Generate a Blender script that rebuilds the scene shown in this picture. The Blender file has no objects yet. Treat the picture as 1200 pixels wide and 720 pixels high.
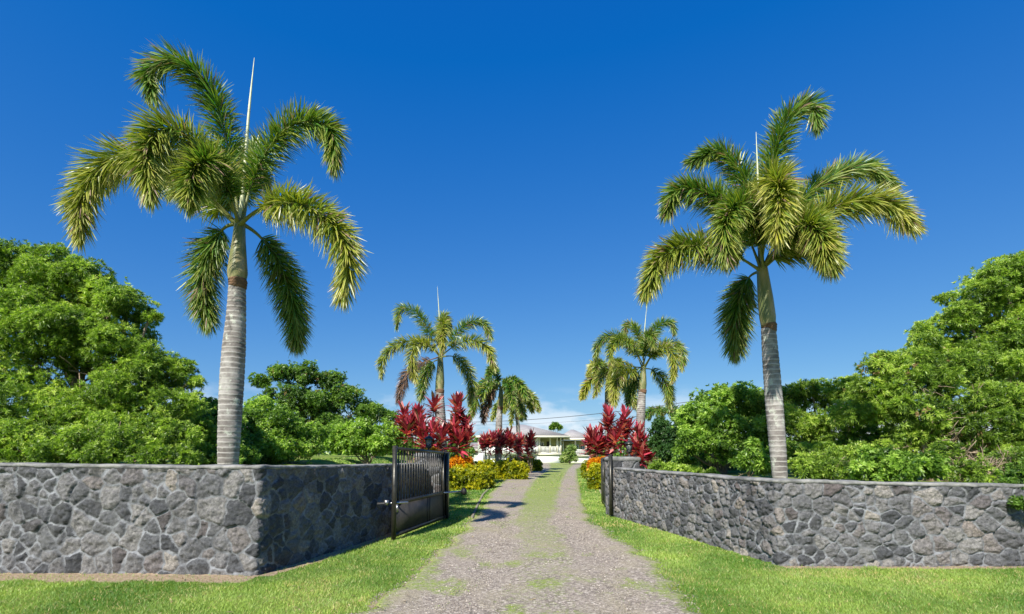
import bpy, math, numpy as np
from mathutils import Vector
R = math.radians
S = bpy.context.scene
C = S.collection
rng = np.random.default_rng(7)

# ------------------------------------------------------------------ camera, sky, sun, exposure
EYE = 1.6; PITCH = R(4.0); FPX = 600.0; SHY = 0.1083
cam = bpy.data.objects.new('camera', bpy.data.cameras.new('camera')); C.objects.link(cam)
cam.location = (0, 0, EYE); cam.rotation_euler = (R(90) + PITCH, 0, 0)
cam.data.lens = 18; cam.data.sensor_width = 36; cam.data.shift_y = SHY
cam.data.clip_start = .05; cam.data.clip_end = 3000
S.camera = cam
SUN_AZ = R(24)      # the sun stands behind the camera, this far to its left
SUN_EL = R(41)
W = bpy.data.worlds.new('World'); S.world = W; W.use_nodes = True
nt = W.node_tree; nt.nodes.clear()
sky = nt.nodes.new('ShaderNodeTexSky'); sky.sky_type = 'NISHITA'; sky.sun_disc = False
sky.sun_elevation = SUN_EL; sky.sun_rotation = R(180) + SUN_AZ
sky.altitude = 0; sky.air_density = 1.0; sky.dust_density = 0.25; sky.ozone_density = 5.0
sep = nt.nodes.new('ShaderNodeSeparateColor'); comb = nt.nodes.new('ShaderNodeCombineColor')   # colour response of the photograph's blue sky
def mth(op, a, v):
    q = nt.nodes.new('ShaderNodeMath'); q.operation = op; nt.links.new(a, q.inputs[0]); q.inputs[1].default_value = v; return q.outputs[0]
bg = nt.nodes.new('ShaderNodeBackground'); bg.inputs[1].default_value = 0.09
wo = nt.nodes.new('ShaderNodeOutputWorld')
tc = nt.nodes.new('ShaderNodeTexCoord'); sx = nt.nodes.new('ShaderNodeSeparateXYZ')
mp = nt.nodes.new('ShaderNodeMapping'); mp.inputs['Scale'].default_value = (1, 1, 2.6)
cn = nt.nodes.new('ShaderNodeTexNoise'); cn.inputs['Scale'].default_value = 9; cn.inputs['Detail'].default_value = 7; cn.inputs['Roughness'].default_value = .55
cr = nt.nodes.new('ShaderNodeMapRange'); cr.inputs[1].default_value = .47; cr.inputs[2].default_value = .62
lo = nt.nodes.new('ShaderNodeMapRange'); lo.inputs[1].default_value = .13; lo.inputs[2].default_value = .03
mu = nt.nodes.new('ShaderNodeMath'); mu.operation = 'MULTIPLY'
mx = nt.nodes.new('ShaderNodeMix'); mx.data_type = 'RGBA'; mx.inputs['B'].default_value = (6.2, 6.6, 7.0, 1)
L = nt.links.new
L(tc.outputs['Generated'], sx.inputs[0]); L(tc.outputs['Generated'], mp.inputs[0]); L(mp.outputs[0], cn.inputs['Vector'])
L(cn.outputs[0], cr.inputs[0]); L(sx.outputs[2], lo.inputs[0]); L(cr.outputs[0], mu.inputs[0]); L(lo.outputs[0], mu.inputs[1])
L(sky.outputs[0], sep.inputs[0])
L(mth('MAXIMUM', mth('SUBTRACT', mth('MULTIPLY', sep.outputs[0], .5), .31), .02), comb.inputs[0]); L(mth('MULTIPLY', mth('POWER', sep.outputs[1], .852), .725), comb.inputs[1]); L(mth('MULTIPLY', mth('POWER', sep.outputs[2], .4), 2.3), comb.inputs[2])
L(comb.outputs[0], mx.inputs['A']); L(mu.outputs[0], mx.inputs['Factor'])
L(mx.outputs['Result'], bg.inputs[0]); L(bg.outputs[0], wo.inputs[0])
sd = bpy.data.lights.new('sun', 'SUN'); sd.energy = 4.6; sd.angle = R(.53); sd.color = (1, .95, .86)
so = bpy.data.objects.new('sun', sd); C.objects.link(so)
tosun = Vector((-math.sin(SUN_AZ) * math.cos(SUN_EL), -math.cos(SUN_AZ) * math.cos(SUN_EL), math.sin(SUN_EL)))
so.rotation_euler = tosun.to_track_quat('Z', 'Y').to_euler(); so.location = (0, 0, 30)
S.view_settings.view_transform = 'Standard'; S.view_settings.look = 'None'
S.view_settings.exposure = 0.8; S.view_settings.gamma = 1; S.view_settings.use_curve_mapping = False

# ------------------------------------------------------------------ helpers
CP, SP = math.cos(PITCH), math.sin(PITCH); PV = 360 + SHY * 1200
def P(px, py, Y):                       # the world point at distance Y seen at a photo pixel
    v = (PV - py) / FPX
    ry = CP - v * SP; rz = SP + v * CP; k = Y / ry
    return np.array([(px - 600) / FPX * k, Y, EYE + rz * k])
def h3(ix, iy, iz):
    n = (ix.astype(np.int64) * 374761393 + iy.astype(np.int64) * 668265263 + iz.astype(np.int64) * 2147483647) & 0xffffffff
    n = ((n ^ (n >> 13)) * 1274126177) & 0xffffffff
    return ((n ^ (n >> 16)) & 0xffffff) / float(0xffffff)
def vnoise(x, y, seed=0):
    x = np.asarray(x, float); y = np.asarray(y, float)
    ix = np.floor(x); iy = np.floor(y); fx = x - ix; fy = y - iy
    fx = fx * fx * (3 - 2 * fx); fy = fy * fy * (3 - 2 * fy)
    s = np.full(ix.shape, seed)
    a = h3(ix, iy, s); b = h3(ix + 1, iy, s); c = h3(ix, iy + 1, s); d = h3(ix + 1, iy + 1, s)
    return (a * (1 - fx) + b * fx) * (1 - fy) + (c * (1 - fx) + d * fx) * fy
def fbm(x, y, o=4, seed=0):
    t = 0; amp = .5; tot = 0
    for i in range(o):
        t = t + amp * vnoise(np.asarray(x) * 2 ** i, np.asarray(y) * 2 ** i, seed + i * 17); tot += amp; amp *= .5
    return t / tot
def sst(a, b, x):
    t = np.clip((x - a) / (b - a), 0, 1); return t * t * (3 - 2 * t)
def nrm(v):
    return v / np.maximum(np.linalg.norm(v, axis=-1, keepdims=True), 1e-9)

def newmesh(name, V, F, mat, parent=None, origin=None, cols=None, smooth=False, facecols=None):
    """V (n,3); F an int array (m,k) or a list of such arrays / lists of tuples"""
    V = np.asarray(V, float)
    o0 = np.zeros(3) if origin is None else np.asarray(origin, float)
    groups = [F] if isinstance(F, np.ndarray) else F
    li, ls, pos = [], [], 0
    for g in groups:
        g = np.asarray(g)
        if g.size == 0: continue
        li.append(g.ravel()); m, k = g.shape
        ls.append(pos + np.arange(m) * k); pos += m * k
    li = np.concatenate(li).astype(np.int32); ls = np.concatenate(ls).astype(np.int32)
    me = bpy.data.meshes.new(name)
    me.vertices.add(len(V)); me.vertices.foreach_set('co', (V - o0).astype(np.float32).ravel())
    me.loops.add(len(li)); me.loops.foreach_set('vertex_index', li)
    me.polygons.add(len(ls)); me.polygons.foreach_set('loop_start', ls)
    if smooth: me.polygons.foreach_set('use_smooth', np.ones(len(ls), bool))
    me.update(calc_edges=True)
    if cols is not None:
        a = me.color_attributes.new('Col', 'FLOAT_COLOR', 'POINT')
        c = np.ones((len(V), 4), np.float32); cc = np.asarray(cols); c[:, :cc.shape[1]] = cc
        a.data.foreach_set('color', c.ravel())
    me.materials.append(mat)
    ob = bpy.data.objects.new(name, me); C.objects.link(ob)
    if parent is not None: ob.parent = parent
    else: ob.location = o0
    return ob
def thing(name, label, cat, loc, group=None):
    o = bpy.data.objects.new(name, None); C.objects.link(o); o.location = loc; o.empty_display_size = .2
    o['label'] = label; o['category'] = cat
    if group: o['group'] = group
    return o
def tag(o, label=None, cat=None, group=None, kind=None):
    if label: o['label'] = label
    if cat: o['category'] = cat
    if group: o['group'] = group
    if kind: o['kind'] = kind
    return o

class MB:
    def __init__(s): s.v = []; s.f = {}; s.n = 0; s.c = []
    def add(s, V, F, col=None):
        V = np.asarray(V, float).reshape(-1, 3)
        for g in (F if isinstance(F, list) else [F]):
            g = np.asarray(g)
            if g.size: s.f.setdefault(g.shape[1], []).append(g + s.n)
        s.v.append(V); s.n += len(V)
        if col is not None:
            col = np.asarray(col, float); s.c.append(np.broadcast_to(col, (len(V), 3)).copy())
    def box(s, x0, x1, y0, y1, z0, z1, b=0.0):
        if b > 0:      # chamfered vertical and horizontal edges
            p = []
            for (zz, i) in ((z0, b), (z0 + b, 0), (z1 - b, 0), (z1, b)):
                ring = [(x0 + i + b, y0 + i), (x1 - i - b, y0 + i), (x1 - i, y0 + i + b), (x1 - i, y1 - i - b), (x1 - i - b, y1 - i), (x0 + i + b, y1 - i), (x0 + i, y1 - i - b), (x0 + i, y0 + i + b)]
                p += [(x, y, zz) for x, y in ring]
            q = [(k * 8 + j, k * 8 + (j + 1) % 8, (k + 1) * 8 + (j + 1) % 8, (k + 1) * 8 + j) for k in range(3) for j in range(8)]
            s.add(p, [np.array(q), np.array([list(range(7, -1, -1)), list(range(24, 32))])]); return s
        p = [(x0, y0, z0), (x1, y0, z0), (x1, y1, z0), (x0, y1, z0), (x0, y0, z1), (x1, y0, z1), (x1, y1, z1), (x0, y1, z1)]
        s.add(p, np.array([(0, 3, 2, 1), (4, 5, 6, 7), (0, 1, 5, 4), (1, 2, 6, 5), (2, 3, 7, 6), (3, 0, 4, 7)])); return s
    def bar(s, a, b, w, h):           # box beam between two points; w across, h up
        a = np.asarray(a, float); b = np.asarray(b, float); d = nrm(b - a)
        up = np.array([0, 0, 1.]) if abs(d[2]) < .9 else np.array([0, 1., 0])
        sd_ = nrm(np.cross(d, up)); u = np.cross(sd_, d)
        p = [q + sd_ * sx_ * w / 2 + u * sz * h / 2 for q in (a, b) for sx_, sz in ((-1, -1), (1, -1), (1, 1), (-1, 1))]
        s.add(p, np.array([(0, 1, 2, 3), (7, 6, 5, 4), (0, 4, 5, 1), (1, 5, 6, 2), (2, 6, 7, 3), (3, 7, 4, 0)])); return s
    def tube(s, pts, rad, n=8, cap=True, col=None):
        pts = np.asarray(pts, float); m = len(pts); rad = np.broadcast_to(np.asarray(rad, float), (m,))
        T = np.gradient(pts, axis=0); T = nrm(T)
        ref = np.array([0.13, 0.97, .2]) if abs(T[0][2]) > .8 else np.array([0, 0, 1.])
        A = nrm(np.cross(T, ref)); B = np.cross(T, A)
        th = np.arange(n) * 2 * math.pi / n
        V = pts[:, None, :] + rad[:, None, None] * (np.cos(th)[None, :, None] * A[:, None, :] + np.sin(th)[None, :, None] * B[:, None, :])
        i = np.arange(m - 1)[:, None] * n; j = np.arange(n)[None, :]; j2 = (j + 1) % n
        q = np.stack([i + j, i + n + j, i + n + j2, i + j2], -1).reshape(-1, 4)
        F = [q]
        if cap: F.append(np.array([list(range(n)), list(range((m - 1) * n, m * n))[::-1]]))
        s.add(V.reshape(-1, 3), F, col); return s
    def lathe(s, c, prof, n=16):
        pts = [(c[0], c[1], c[2] + z) for r, z in prof]; pts = np.array(pts); th = np.arange(n) * 2 * math.pi / n
        rr = np.array([r for r, z in prof])
        V = pts[:, None, :] + rr[:, None, None] * np.stack([np.cos(th), np.sin(th), th * 0], -1)[None]
        m = len(prof); i = np.arange(m - 1)[:, None] * n; j = np.arange(n)[None, :]; j2 = (j + 1) % n
        s.add(V.reshape(-1, 3), [np.stack([i + j, i + j2, i + n + j2, i + n + j], -1).reshape(-1, 4), np.array([list(range(n))[::-1], list(range((m - 1) * n, m * n))])]); return s
    def build(s, name, mat, parent=None, origin=None, smooth=False):
        F = [np.concatenate(g) for g in s.f.values()]
        return newmesh(name, np.concatenate(s.v), F, mat, parent, origin, np.concatenate(s.c) if s.c else None, smooth)

# ------------------------------------------------------------------ materials
class M_:
    def __init__(s, name):
        s.m = bpy.data.materials.new(name); s.m.use_nodes = True; s.t = s.m.node_tree; s.b = s.t.nodes['Principled BSDF']; s.o = s.t.nodes['Material Output']
    def n(s, ty, **k):
        nd = s.t.nodes.new(ty)
        for a, v in k.items(): setattr(nd, a, v)
        return nd
    def l(s, a, b): s.t.links.new(a, b)
    def coord(s, scale=None, kind='Object'):
        c = s.n('ShaderNodeTexCoord').outputs[kind]
        if scale is not None:
            m = s.n('ShaderNodeMapping'); m.inputs['Scale'].default_value = scale; s.l(c, m.inputs[0]); c = m.outputs[0]
        return c
    def noise(s, sc, det=4, rough=.55, vec=None, dist=0):
        nd = s.n('ShaderNodeTexNoise'); nd.inputs['Scale'].default_value = sc; nd.inputs['Detail'].default_value = det; nd.inputs['Roughness'].default_value = rough
        nd.inputs['Distortion'].default_value = dist
        s.l(vec if vec is not None else s.coord(), nd.inputs['Vector']); return nd.outputs[0]
    def rng(s, v, a, b, c=0, d=1):
        nd = s.n('ShaderNodeMapRange')
        for i, q in enumerate((a, b, c, d)): nd.inputs[i + 1].default_value = q
        s.l(v, nd.inputs[0]); return nd.outputs[0]
    def mix(s, f, a, b, mode='MIX'):
        nd = s.n('ShaderNodeMix', data_type='RGBA', blend_type=mode)
        for sock, v in ((nd.inputs['Factor'], f), (nd.inputs['A'], a), (nd.inputs['B'], b)):
            if isinstance(v, (int, float)): sock.default_value = v
            elif isinstance(v, tuple): sock.default_value = (*v, 1)
            else: s.l(v, sock)
        return nd.outputs['Result']
    def ramp(s, v, stops):
        nd = s.n('ShaderNodeValToRGB'); e = nd.color_ramp.elements
        while len(e) < len(stops): e.new(.5)
        for i, (p, c) in enumerate(stops): e[i].position = p; e[i].color = (*c, 1)
        s.l(v, nd.inputs[0]); return nd.outputs[0]
    def col(s, c):
        if isinstance(c, tuple): s.b.inputs['Base Color'].default_value = (*c, 1)
        else: s.l(c, s.b.inputs['Base Color'])
        return s
    def set(s, **k):
        for a, v in k.items():
            i = s.b.inputs[a.replace('_', ' ')]
            if hasattr(v, 'node'): s.l(v, i)
            else: i.default_value = v
        return s
    def bump(s, h, strength=.5, dist=.01):
        nd = s.n('ShaderNodeBump'); nd.inputs['Strength'].default_value = strength; nd.inputs['Distance'].default_value = dist
        s.l(h, nd.inputs['Height']); s.l(nd.outputs[0], s.b.inputs['Normal']); return s
    def vc(s): return s.n('ShaderNodeVertexColor', layer_name='Col').outputs[0]

def plain(name, c, rough=.6, metal=0, var=.25, sc=8, bump=0.15):
    m = M_(name); f = m.noise(sc, 5, .6)
    m.col(m.mix(m.rng(f, .3, .7), tuple(x * (1 - var) for x in c), tuple(min(1, x * (1 + var)) for x in c)))
    m.set(Roughness=m.rng(m.noise(sc * 3), .3, .7, max(0, rough - .1), min(1, rough + .1)), Metallic=metal)
    if bump: m.bump(m.noise(sc * 8, 3), bump, .004)
    return m.m
def leafmat(name, transl=.3, rough=.45, spec=.5, nv=.25):
    m = M_(name); c = m.vc(); f = m.noise(2.3, 3)
    c2 = m.mix(m.rng(f, .3, .7, 0, nv), c, m.mix(1.0, c, (1.5, 1.35, .8), 'MULTIPLY'))
    m.col(c2); m.set(Roughness=rough); m.b.inputs['Specular IOR Level'].default_value = spec
    tr = m.n('ShaderNodeBsdfTranslucent'); m.l(m.mix(1.0, c2, (1.5, 1.7, .7), 'MULTIPLY'), tr.inputs[0])
    ms = m.n('ShaderNodeMixShader'); ms.inputs[0].default_value = transl
    m.l(m.b.outputs[0], ms.inputs[1]); m.l(tr.outputs[0], ms.inputs[2]); m.l(ms.outputs[0], m.o.inputs[0])
    return m.m
MAT = {}
MAT['leaf'] = leafmat('leaf', .38); MAT['frond'] = leafmat('frond', .22, .4, .6); MAT['ti'] = leafmat('ti_leaf', .25, .38, .6); MAT['grass'] = leafmat('grass_blade', .3, .5, .4, .5)
m = M_('bark'); c = m.noise(6, 6, .65, m.coord((3, 3, .7)))
m.col(m.ramp(c, [(.3, (.13, .09, .06)), (.55, (.3, .23, .16)), (.75, (.45, .37, .28))])).set(Roughness=.9).bump(c, .6, .02); MAT['bark'] = m.m
m = M_('palm_trunk')       # grey ringed trunk with pale lichen and dark stains
obj = m.coord()
wv = m.n('ShaderNodeTexWave', wave_type='BANDS', bands_direction='Z'); wv.inputs['Scale'].default_value = 3.4; wv.inputs['Distortion'].default_value = 1.3; wv.inputs['Detail'].default_value = 3; wv.inputs['Detail Scale'].default_value = 2.5
m.l(obj, wv.inputs[0])
base = m.ramp(m.noise(3.2, 6, .6), [(.34, (.11, .095, .085)), (.5, (.21, .19, .175)), (.66, (.36, .345, .32))])
ringed = m.mix(m.rng(wv.outputs[0], .8, 1, 0, .6), base, (.5, .48, .44))
lich = m.rng(m.noise(5.5, 8, .7, m.coord((1, 1, .8))), .56, .64)
c = m.mix(lich, ringed, (.47, .5, .42))
st = m.rng(m.noise(2.4, 7, .7, m.coord((1.5, 1.5, .8))), .57, .67)
c = m.mix(m.n('ShaderNodeMath', operation='MULTIPLY').outputs[0] if 0 else st, c, (.07, .065, .06))
m.col(c).set(Roughness=.85).bump(m.mix(.5, m.noise(30, 5), wv.outputs[0]), .35, .012); MAT['palm_trunk'] = m.m
m = M_('crownshaft')
c = m.ramp(m.noise(2.5, 5, .6, m.coord((2, 2, .6))), [(.3, (.06, .1, .035)), (.48, (.15, .17, .06)), (.62, (.32, .27, .13)), (.75, (.36, .3, .18))])
m.col(c).set(Roughness=.42).bump(m.noise(6, 4, .5, m.coord((6, 6, .5))), .3, .01); MAT['shaft'] = m.m
MAT['spear'] = plain('spear', (.55, .57, .36), .5, var=.2)
MAT['husk'] = plain('husk', (.16, .09, .05), .9)
# stone wall: Col = (stone tone, mortar mask, stone hue)
m = M_('lava_rock_wall'); sp = m.n('ShaderNodeSeparateColor'); m.l(m.vc(), sp.inputs[0])
fine = m.noise(26, 8, .8); mid = m.noise(4.5, 5, .6)
stone = m.ramp(sp.outputs[0], [(0, (.042, .044, .048)), (.3, (.08, .082, .087)), (.65, (.125, .123, .124)), (.9, (.175, .168, .16)), (1, (.24, .215, .185))])
stone = m.mix(m.rng(sp.outputs[2], .75, 1, 0, .5), stone, (.13, .1, .09))
stone = m.mix(1.0, stone, m.ramp(fine, [(.32, (.3, .3, .32)), (.5, (1, 1, 1)), (.68, (1.9, 1.88, 1.85))]), 'MULTIPLY')
mort = m.mix(m.rng(mid, .36, .62), (.085, .088, .095), (.25, .26, .275))
mort = m.mix(1.0, mort, m.ramp(fine, [(.3, (.7, .7, .7)), (.7, (1.2, 1.2, 1.2))]), 'MULTIPLY')
edge = m.n('ShaderNodeMath', operation='ADD'); m.l(sp.outputs[1], edge.inputs[0]); m.l(m.rng(m.noise(8, 7, .75), .25, .75, -.55, .55), edge.inputs[1])
c = m.mix(m.rng(edge.outputs[0], .25, .75), stone, mort)
c = m.mix(m.rng(m.noise(1.3, 6, .65), .55, .72, 0, .4), c, (.2, .2, .19))
c = m.mix(m.rng(m.noise(2.1, 6, .7, m.coord((1.6, 1.6, .4))), .56, .7, 0, .75), c, (.045, .045, .045))
m.col(c).set(Roughness=.93).bump(m.noise(38, 8, .75), .75, .018); MAT['wall'] = m.m
m = M_('wall_cap_concrete'); c = m.ramp(m.noise(3, 8, .7), [(.34, (.08, .08, .08)), (.5, (.2, .2, .19)), (.66, (.33, .32, .3))])
m.col(c).set(Roughness=.95).bump(m.noise(30, 7, .7), .7, .012); MAT['cap'] = m.m
# ground
m = M_('lawn_ground'); sp = m.n('ShaderNodeSeparateColor'); m.l(m.vc(), sp.inputs[0])
g1 = m.ramp(m.noise(1.1, 6, .6), [(.3, (.1, .18, .02)), (.5, (.18, .26, .045)), (.7, (.32, .34, .11))])
g2 = m.mix(m.rng(m.noise(70, 4, .7), .3, .7, 0, .8), m.mix(1.0, g1, (.55, .6, .5), 'MULTIPLY'), m.mix(1.0, g1, (1.45, 1.3, 1.3), 'MULTIPLY'))
d1 = m.ramp(m.noise(26, 7, .7), [(.3, (.2, .14, .085)), (.5, (.36, .27, .18)), (.7, (.52, .42, .3))])
ad = m.n('ShaderNodeMath', operation='ADD'); m.l(sp.outputs[0], ad.inputs[0]); m.l(m.rng(m.noise(9, 6, .7), .2, .8, -.4, .4), ad.inputs[1])
m.col(m.mix(m.rng(ad.outputs[0], .4, .6), g2, d1)).set(Roughness=.95); m.b.inputs['Specular IOR Level'].default_value = .15
m.bump(m.noise(90, 4, .7), .8, .02); MAT['ground'] = m.m
m = M_('gravel'); sp = m.n('ShaderNodeSeparateColor'); m.l(m.vc(), sp.inputs[0])
vo = m.n('ShaderNodeTexVoronoi'); vo.inputs['Scale'].default_value = 42; m.l(m.coord(), vo.inputs['Vector'])
vs = m.n('ShaderNodeSeparateColor'); m.l(vo.outputs['Color'], vs.inputs[0])
gr = m.ramp(vs.outputs[0], [(0, (.13, .108, .09)), (.5, (.28, .235, .19)), (.85, (.41, .35, .285)), (1, (.6, .53, .44))])
gr = m.mix(m.rng(m.noise(1.6, 6, .65), .4, .65, 0, .55), gr, m.ramp(m.noise(60, 5, .7), [(.3, (.22, .18, .14)), (.7, (.48, .41, .33))]))
gr = m.mix(m.rng(m.noise(.9, 5, .6, m.coord((1.4, .7, 1))), .5, .68, 0, .7), gr, m.ramp(m.noise(50, 5, .7), [(.3, (.2, .17, .09)), (.7, (.46, .41, .27))]))
gs = m.ramp(m.noise(45, 5, .7), [(.3, (.1, .17, .015)), (.5, (.2, .28, .035)), (.7, (.36, .4, .09))])
ad = m.n('ShaderNodeMath', operation='ADD'); m.l(sp.outputs[0], ad.inputs[0]); m.l(m.rng(m.noise(14, 8, .8), .2, .8, -.75, .75), ad.inputs[1])
m.col(m.mix(m.rng(ad.outputs[0], .3, .95), gr, gs)).set(Roughness=.95); m.b.inputs['Specular IOR Level'].default_value = .2
m.bump(m.mix(.5, vo.outputs['Distance'], m.noise(80, 5, .7)), .8, .02); MAT['gravel'] = m.m
m = M_('pebble'); m.col(m.vc()).set(Roughness=.9); MAT['pebble'] = m.m
MAT['kerb'] = plain('edging_concrete', (.2, .175, .14), .9)
MAT['metal'] = plain('dark_gate_metal', (.06, .058, .05), .38, .6, .3, 14)
MAT['galv'] = plain('galvanised', (.4, .4, .4), .35, .9)
MAT['rubber'] = plain('rubber', (.015, .015, .015), .6)
m = M_('gate_mesh_panel'); f = m.noise(4, 6, .7)
m.col(m.mix(m.rng(f, .35, .7), (.03, .03, .03), (.09, .08, .07))).set(Roughness=.55, Metallic=.3).bump(m.noise(40, 4), .4, .005); MAT['panel'] = m.m
m = M_('lamp_glass'); m.col((.25, .26, .26)).set(Roughness=.2); m.b.inputs['Transmission Weight'].default_value = .6; MAT['lglass'] = m.m
MAT['white'] = plain('white_paint', (.8, .8, .76), .6, var=.04, sc=2, bump=.05)
MAT['cream'] = plain('cream_trim', (.78, .74, .6), .6, var=.05, sc=2, bump=.05)
MAT['olive'] = plain('olive_wall', (.5, .5, .22), .7, var=.06, sc=2, bump=.05)
MAT['sage'] = plain('sage_siding', (.5, .55, .47), .7, var=.06, sc=2, bump=.05)
m = M_('roof_shingle'); br = m.n('ShaderNodeTexBrick'); br.inputs['Scale'].default_value = 1.0
br.inputs['Brick Width'].default_value = .5; br.inputs['Row Height'].default_value = .2; br.inputs['Mortar Size'].default_value = .02
br.inputs['Color1'].default_value = (.27, .25, .245, 1); br.inputs['Color2'].default_value = (.36, .34, .33, 1); br.inputs['Mortar'].default_value = (.17, .16, .16, 1)
m.l(m.coord(), br.inputs['Vector']); m.col(m.mix(m.rng(m.noise(1.5, 5), .3, .7, 0, .4), br.outputs[0], (.4, .38, .37))).set(Roughness=.9); MAT['roof'] = m.m
m = M_('window_glass'); m.col((.06, .08, .09)).set(Roughness=.08); MAT['glass'] = m.m
MAT['dark'] = plain('dark_doorway', (.05, .045, .04), .7)
MAT['cable'] = plain('cable', (.03, .03, .03), .7)
MAT['pole'] = plain('pole_wood', (.2, .15, .11), .9)

# ------------------------------------------------------------------ terrain
WL = np.array([(-30., 7.95), (-3.36, 6.86), (-2.52, 10.2), (-2.1, 12.0)])       # left wall, face line
WR = np.array([(2.56, 13.1), (3.80, 7.42), (30., 7.42)])                        # right wall
def zb(y): return .3 * sst(9, 34, y)
def wall_x_left(y): return np.interp(y, [6.86, 12.0, 30, 60], [-3.36, -2.1, -4.2, -5])
def wall_x_right(y): return np.interp(y, [7.42, 13.1, 30, 60], [3.8, 2.56, 7.0, 14])
def H(x, y):
    x = np.asarray(x, float); y = np.asarray(y, float)
    b = zb(y)
    wl = .16 + 4.3 * sst(11.9, 14.5, y); wr = .16 + 3.6 * sst(13.0, 15.5, y)
    yl = np.interp(x, [-30, -3.36, 0], [7.95, 6.86, 6.86]); yr = 7.42
    hl = 1.24 * sst(.06, wl + .06, wall_x_left(y) - x) * sst(.06, .22, y - yl)
    hr = 1.02 * sst(.06, wr + .06, x - wall_x_right(y)) * sst(.06, .22, y - yr)
    far = 1 - sst(45, 60, y) * .5
    k = (hl + hr)
    inside = k * far + (1 - k / 1.3) * 0
    und = (fbm(x * .35, y * .35, 3, 5) - .5) * .06 * sst(1.5, 3, np.abs(x))
    return b * (1 - .75 * np.clip(k, 0, 1)) + inside + .10 * k * sst(14, 26, y) + und * (1 + k)
def ground_px(px, py):
    z = 0.
    for _ in range(6):
        v = (PV - py) / FPX; ry = CP - v * SP; rz = SP + v * CP
        Y = (EYE - z) / max(-rz, 1e-4) * ry; z = float(zb(Y))
    return np.array([(px - 600) / FPX * Y / ry, Y])
DR = np.array([ground_px(*p) for p in [(832, 720), (800, 690), (768, 664), (738, 640), (712, 624), (690, 611), (686, 598), (682, 580), (678, 562), (676, 550.5), (682, 546)]])
DL = np.array([ground_px(*p) for p in [(425, 720), (468, 684), (506, 652), (553, 617), (566, 598), (573, 580), (590, 564), (621, 550.5), (626, 546)]])
DR = np.vstack([[2.6, 0.0], DR]); DL = np.vstack([[-2.6, 0.0], DL])
DR = DR[:-1]; DL = DL[:-1]
YEND = 70.0
def drive_edges(y):
    w = .22 * sst(22, 10, y) + .05
    l = np.interp(y, np.append(DL[:, 1], YEND), np.append(DL[:, 0], 1.5)); r = np.interp(y, np.append(DR[:, 1], YEND), np.append(DR[:, 0], 10.5))
    l = l + (fbm(y * 1.3, y * 0 + 3, 4, 11) - .5) * 1.6 * w + (fbm(y * 7, y * 0, 2, 12) - .5) * .8 * w
    r = r + (fbm(y * 1.3, y * 0 + 9, 4, 21) - .5) * 1.6 * w + (fbm(y * 7, y * 0, 2, 22) - .5) * .8 * w
    return l, r
def grassiness(x, y):         # how far grass has crept into the gravel
    l, r = drive_edges(y); u = (x - l) / (r - l)
    c = np.interp(y, [0, 9, 13, 16, 22, 40, 60], [.52, .52, .52, .55, .58, .62, .6])
    halfw = np.interp(y, [0, 8, 12, 16, 40], [.06, .08, .1, .13, .15])
    mid = (1 - sst(halfw, halfw + .12, np.abs(u - c))) * np.interp(y, [0, 7, 10, 14, 18], [.26, .33, .46, .66, .78])
    patch = sst(.45, .75, fbm(x * 2.6, y * 1.6, 5, 31)) * np.interp(y, [0, 6, 12, 20], [.85, .7, .5, .45])
    edge = (1 - sst(0, .1, np.minimum(u, 1 - u))) * .7
    return np.clip(np.maximum(np.maximum(mid, patch), edge), 0, 1)
def dirtiness(x, y):
    yl = np.interp(x, [-30, -3.36], [7.95, 6.86]); d1 = yl - y
    a = (1 - sst(.28, .62, d1 + (fbm(x * 2, y * 2, 3, 41) - .5) * .3)) * (x < -3.3) * sst(-.2, 0, d1) * sst(-3.0, -4.0, x)**.2
    dx = x - wall_x_left(y); b = (1 - sst(.12, .38, dx + (fbm(x * 2, y * 2, 3, 42) - .5) * .2)) * (y > 6.8) * (y < 12.3) * (dx > -.2)
    d2 = 7.42 - y; c = (1 - sst(.05, .3, d2)) * (x > 3.8) * (d2 > -.2) * sst(.45, .62, fbm(x * .9, y * 0, 3, 43)) * .9
    e = (1 - sst(0, .25, np.abs(x - drive_edges(y)[0]))) * (y < 13) * .55
    f = (1 - sst(0, .2, np.abs(x - drive_edges(y)[1]))) * (y < 13) * .4
    g = sst(.64, .74, fbm(x * .8 + 5, y * .8, 4, 44)) * .35
    inside_l = sst(.2, .6, H(x, y)) * sst(.62, .8, fbm(x * .6, y * .6, 3, 46)) * .5
    return np.clip(np.maximum.reduce([a, b, c, e, f, g, inside_l]), 0, 1)
def grow(a, b, st, k=1.12):
    o = [a]; d = st
    while o[-1] < b: o.append(o[-1] + d); d *= k
    return np.array(o)
xs = np.concatenate([-grow(8.5, 1500, .1, 1.13)[::-1], np.arange(-8.4, 8.45, .09), grow(8.5, 1500, .1, 1.13)])
ys = np.concatenate([-grow(.5, 60, .3, 1.3)[::-1], np.arange(0, 3, .25), np.arange(3.0, 16, .08), grow(16, 2000, .1, 1.05)])
X, Y = np.meshgrid(xs, ys); Z = H(X, Y)
nx, ny = len(xs), len(ys)
i = (np.arange(ny - 1)[:, None] * nx + np.arange(nx - 1)[None, :]).ravel()
F = np.stack([i, i + 1, i + nx + 1, i + nx], -1)
V = np.stack([X, Y, Z], -1).reshape(-1, 3); dd = dirtiness(X, Y).ravel()
ground = newmesh('ground', V, F, MAT['ground'], cols=np.stack([dd, dd, dd], -1), smooth=True); ground['kind'] = 'structure'
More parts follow.
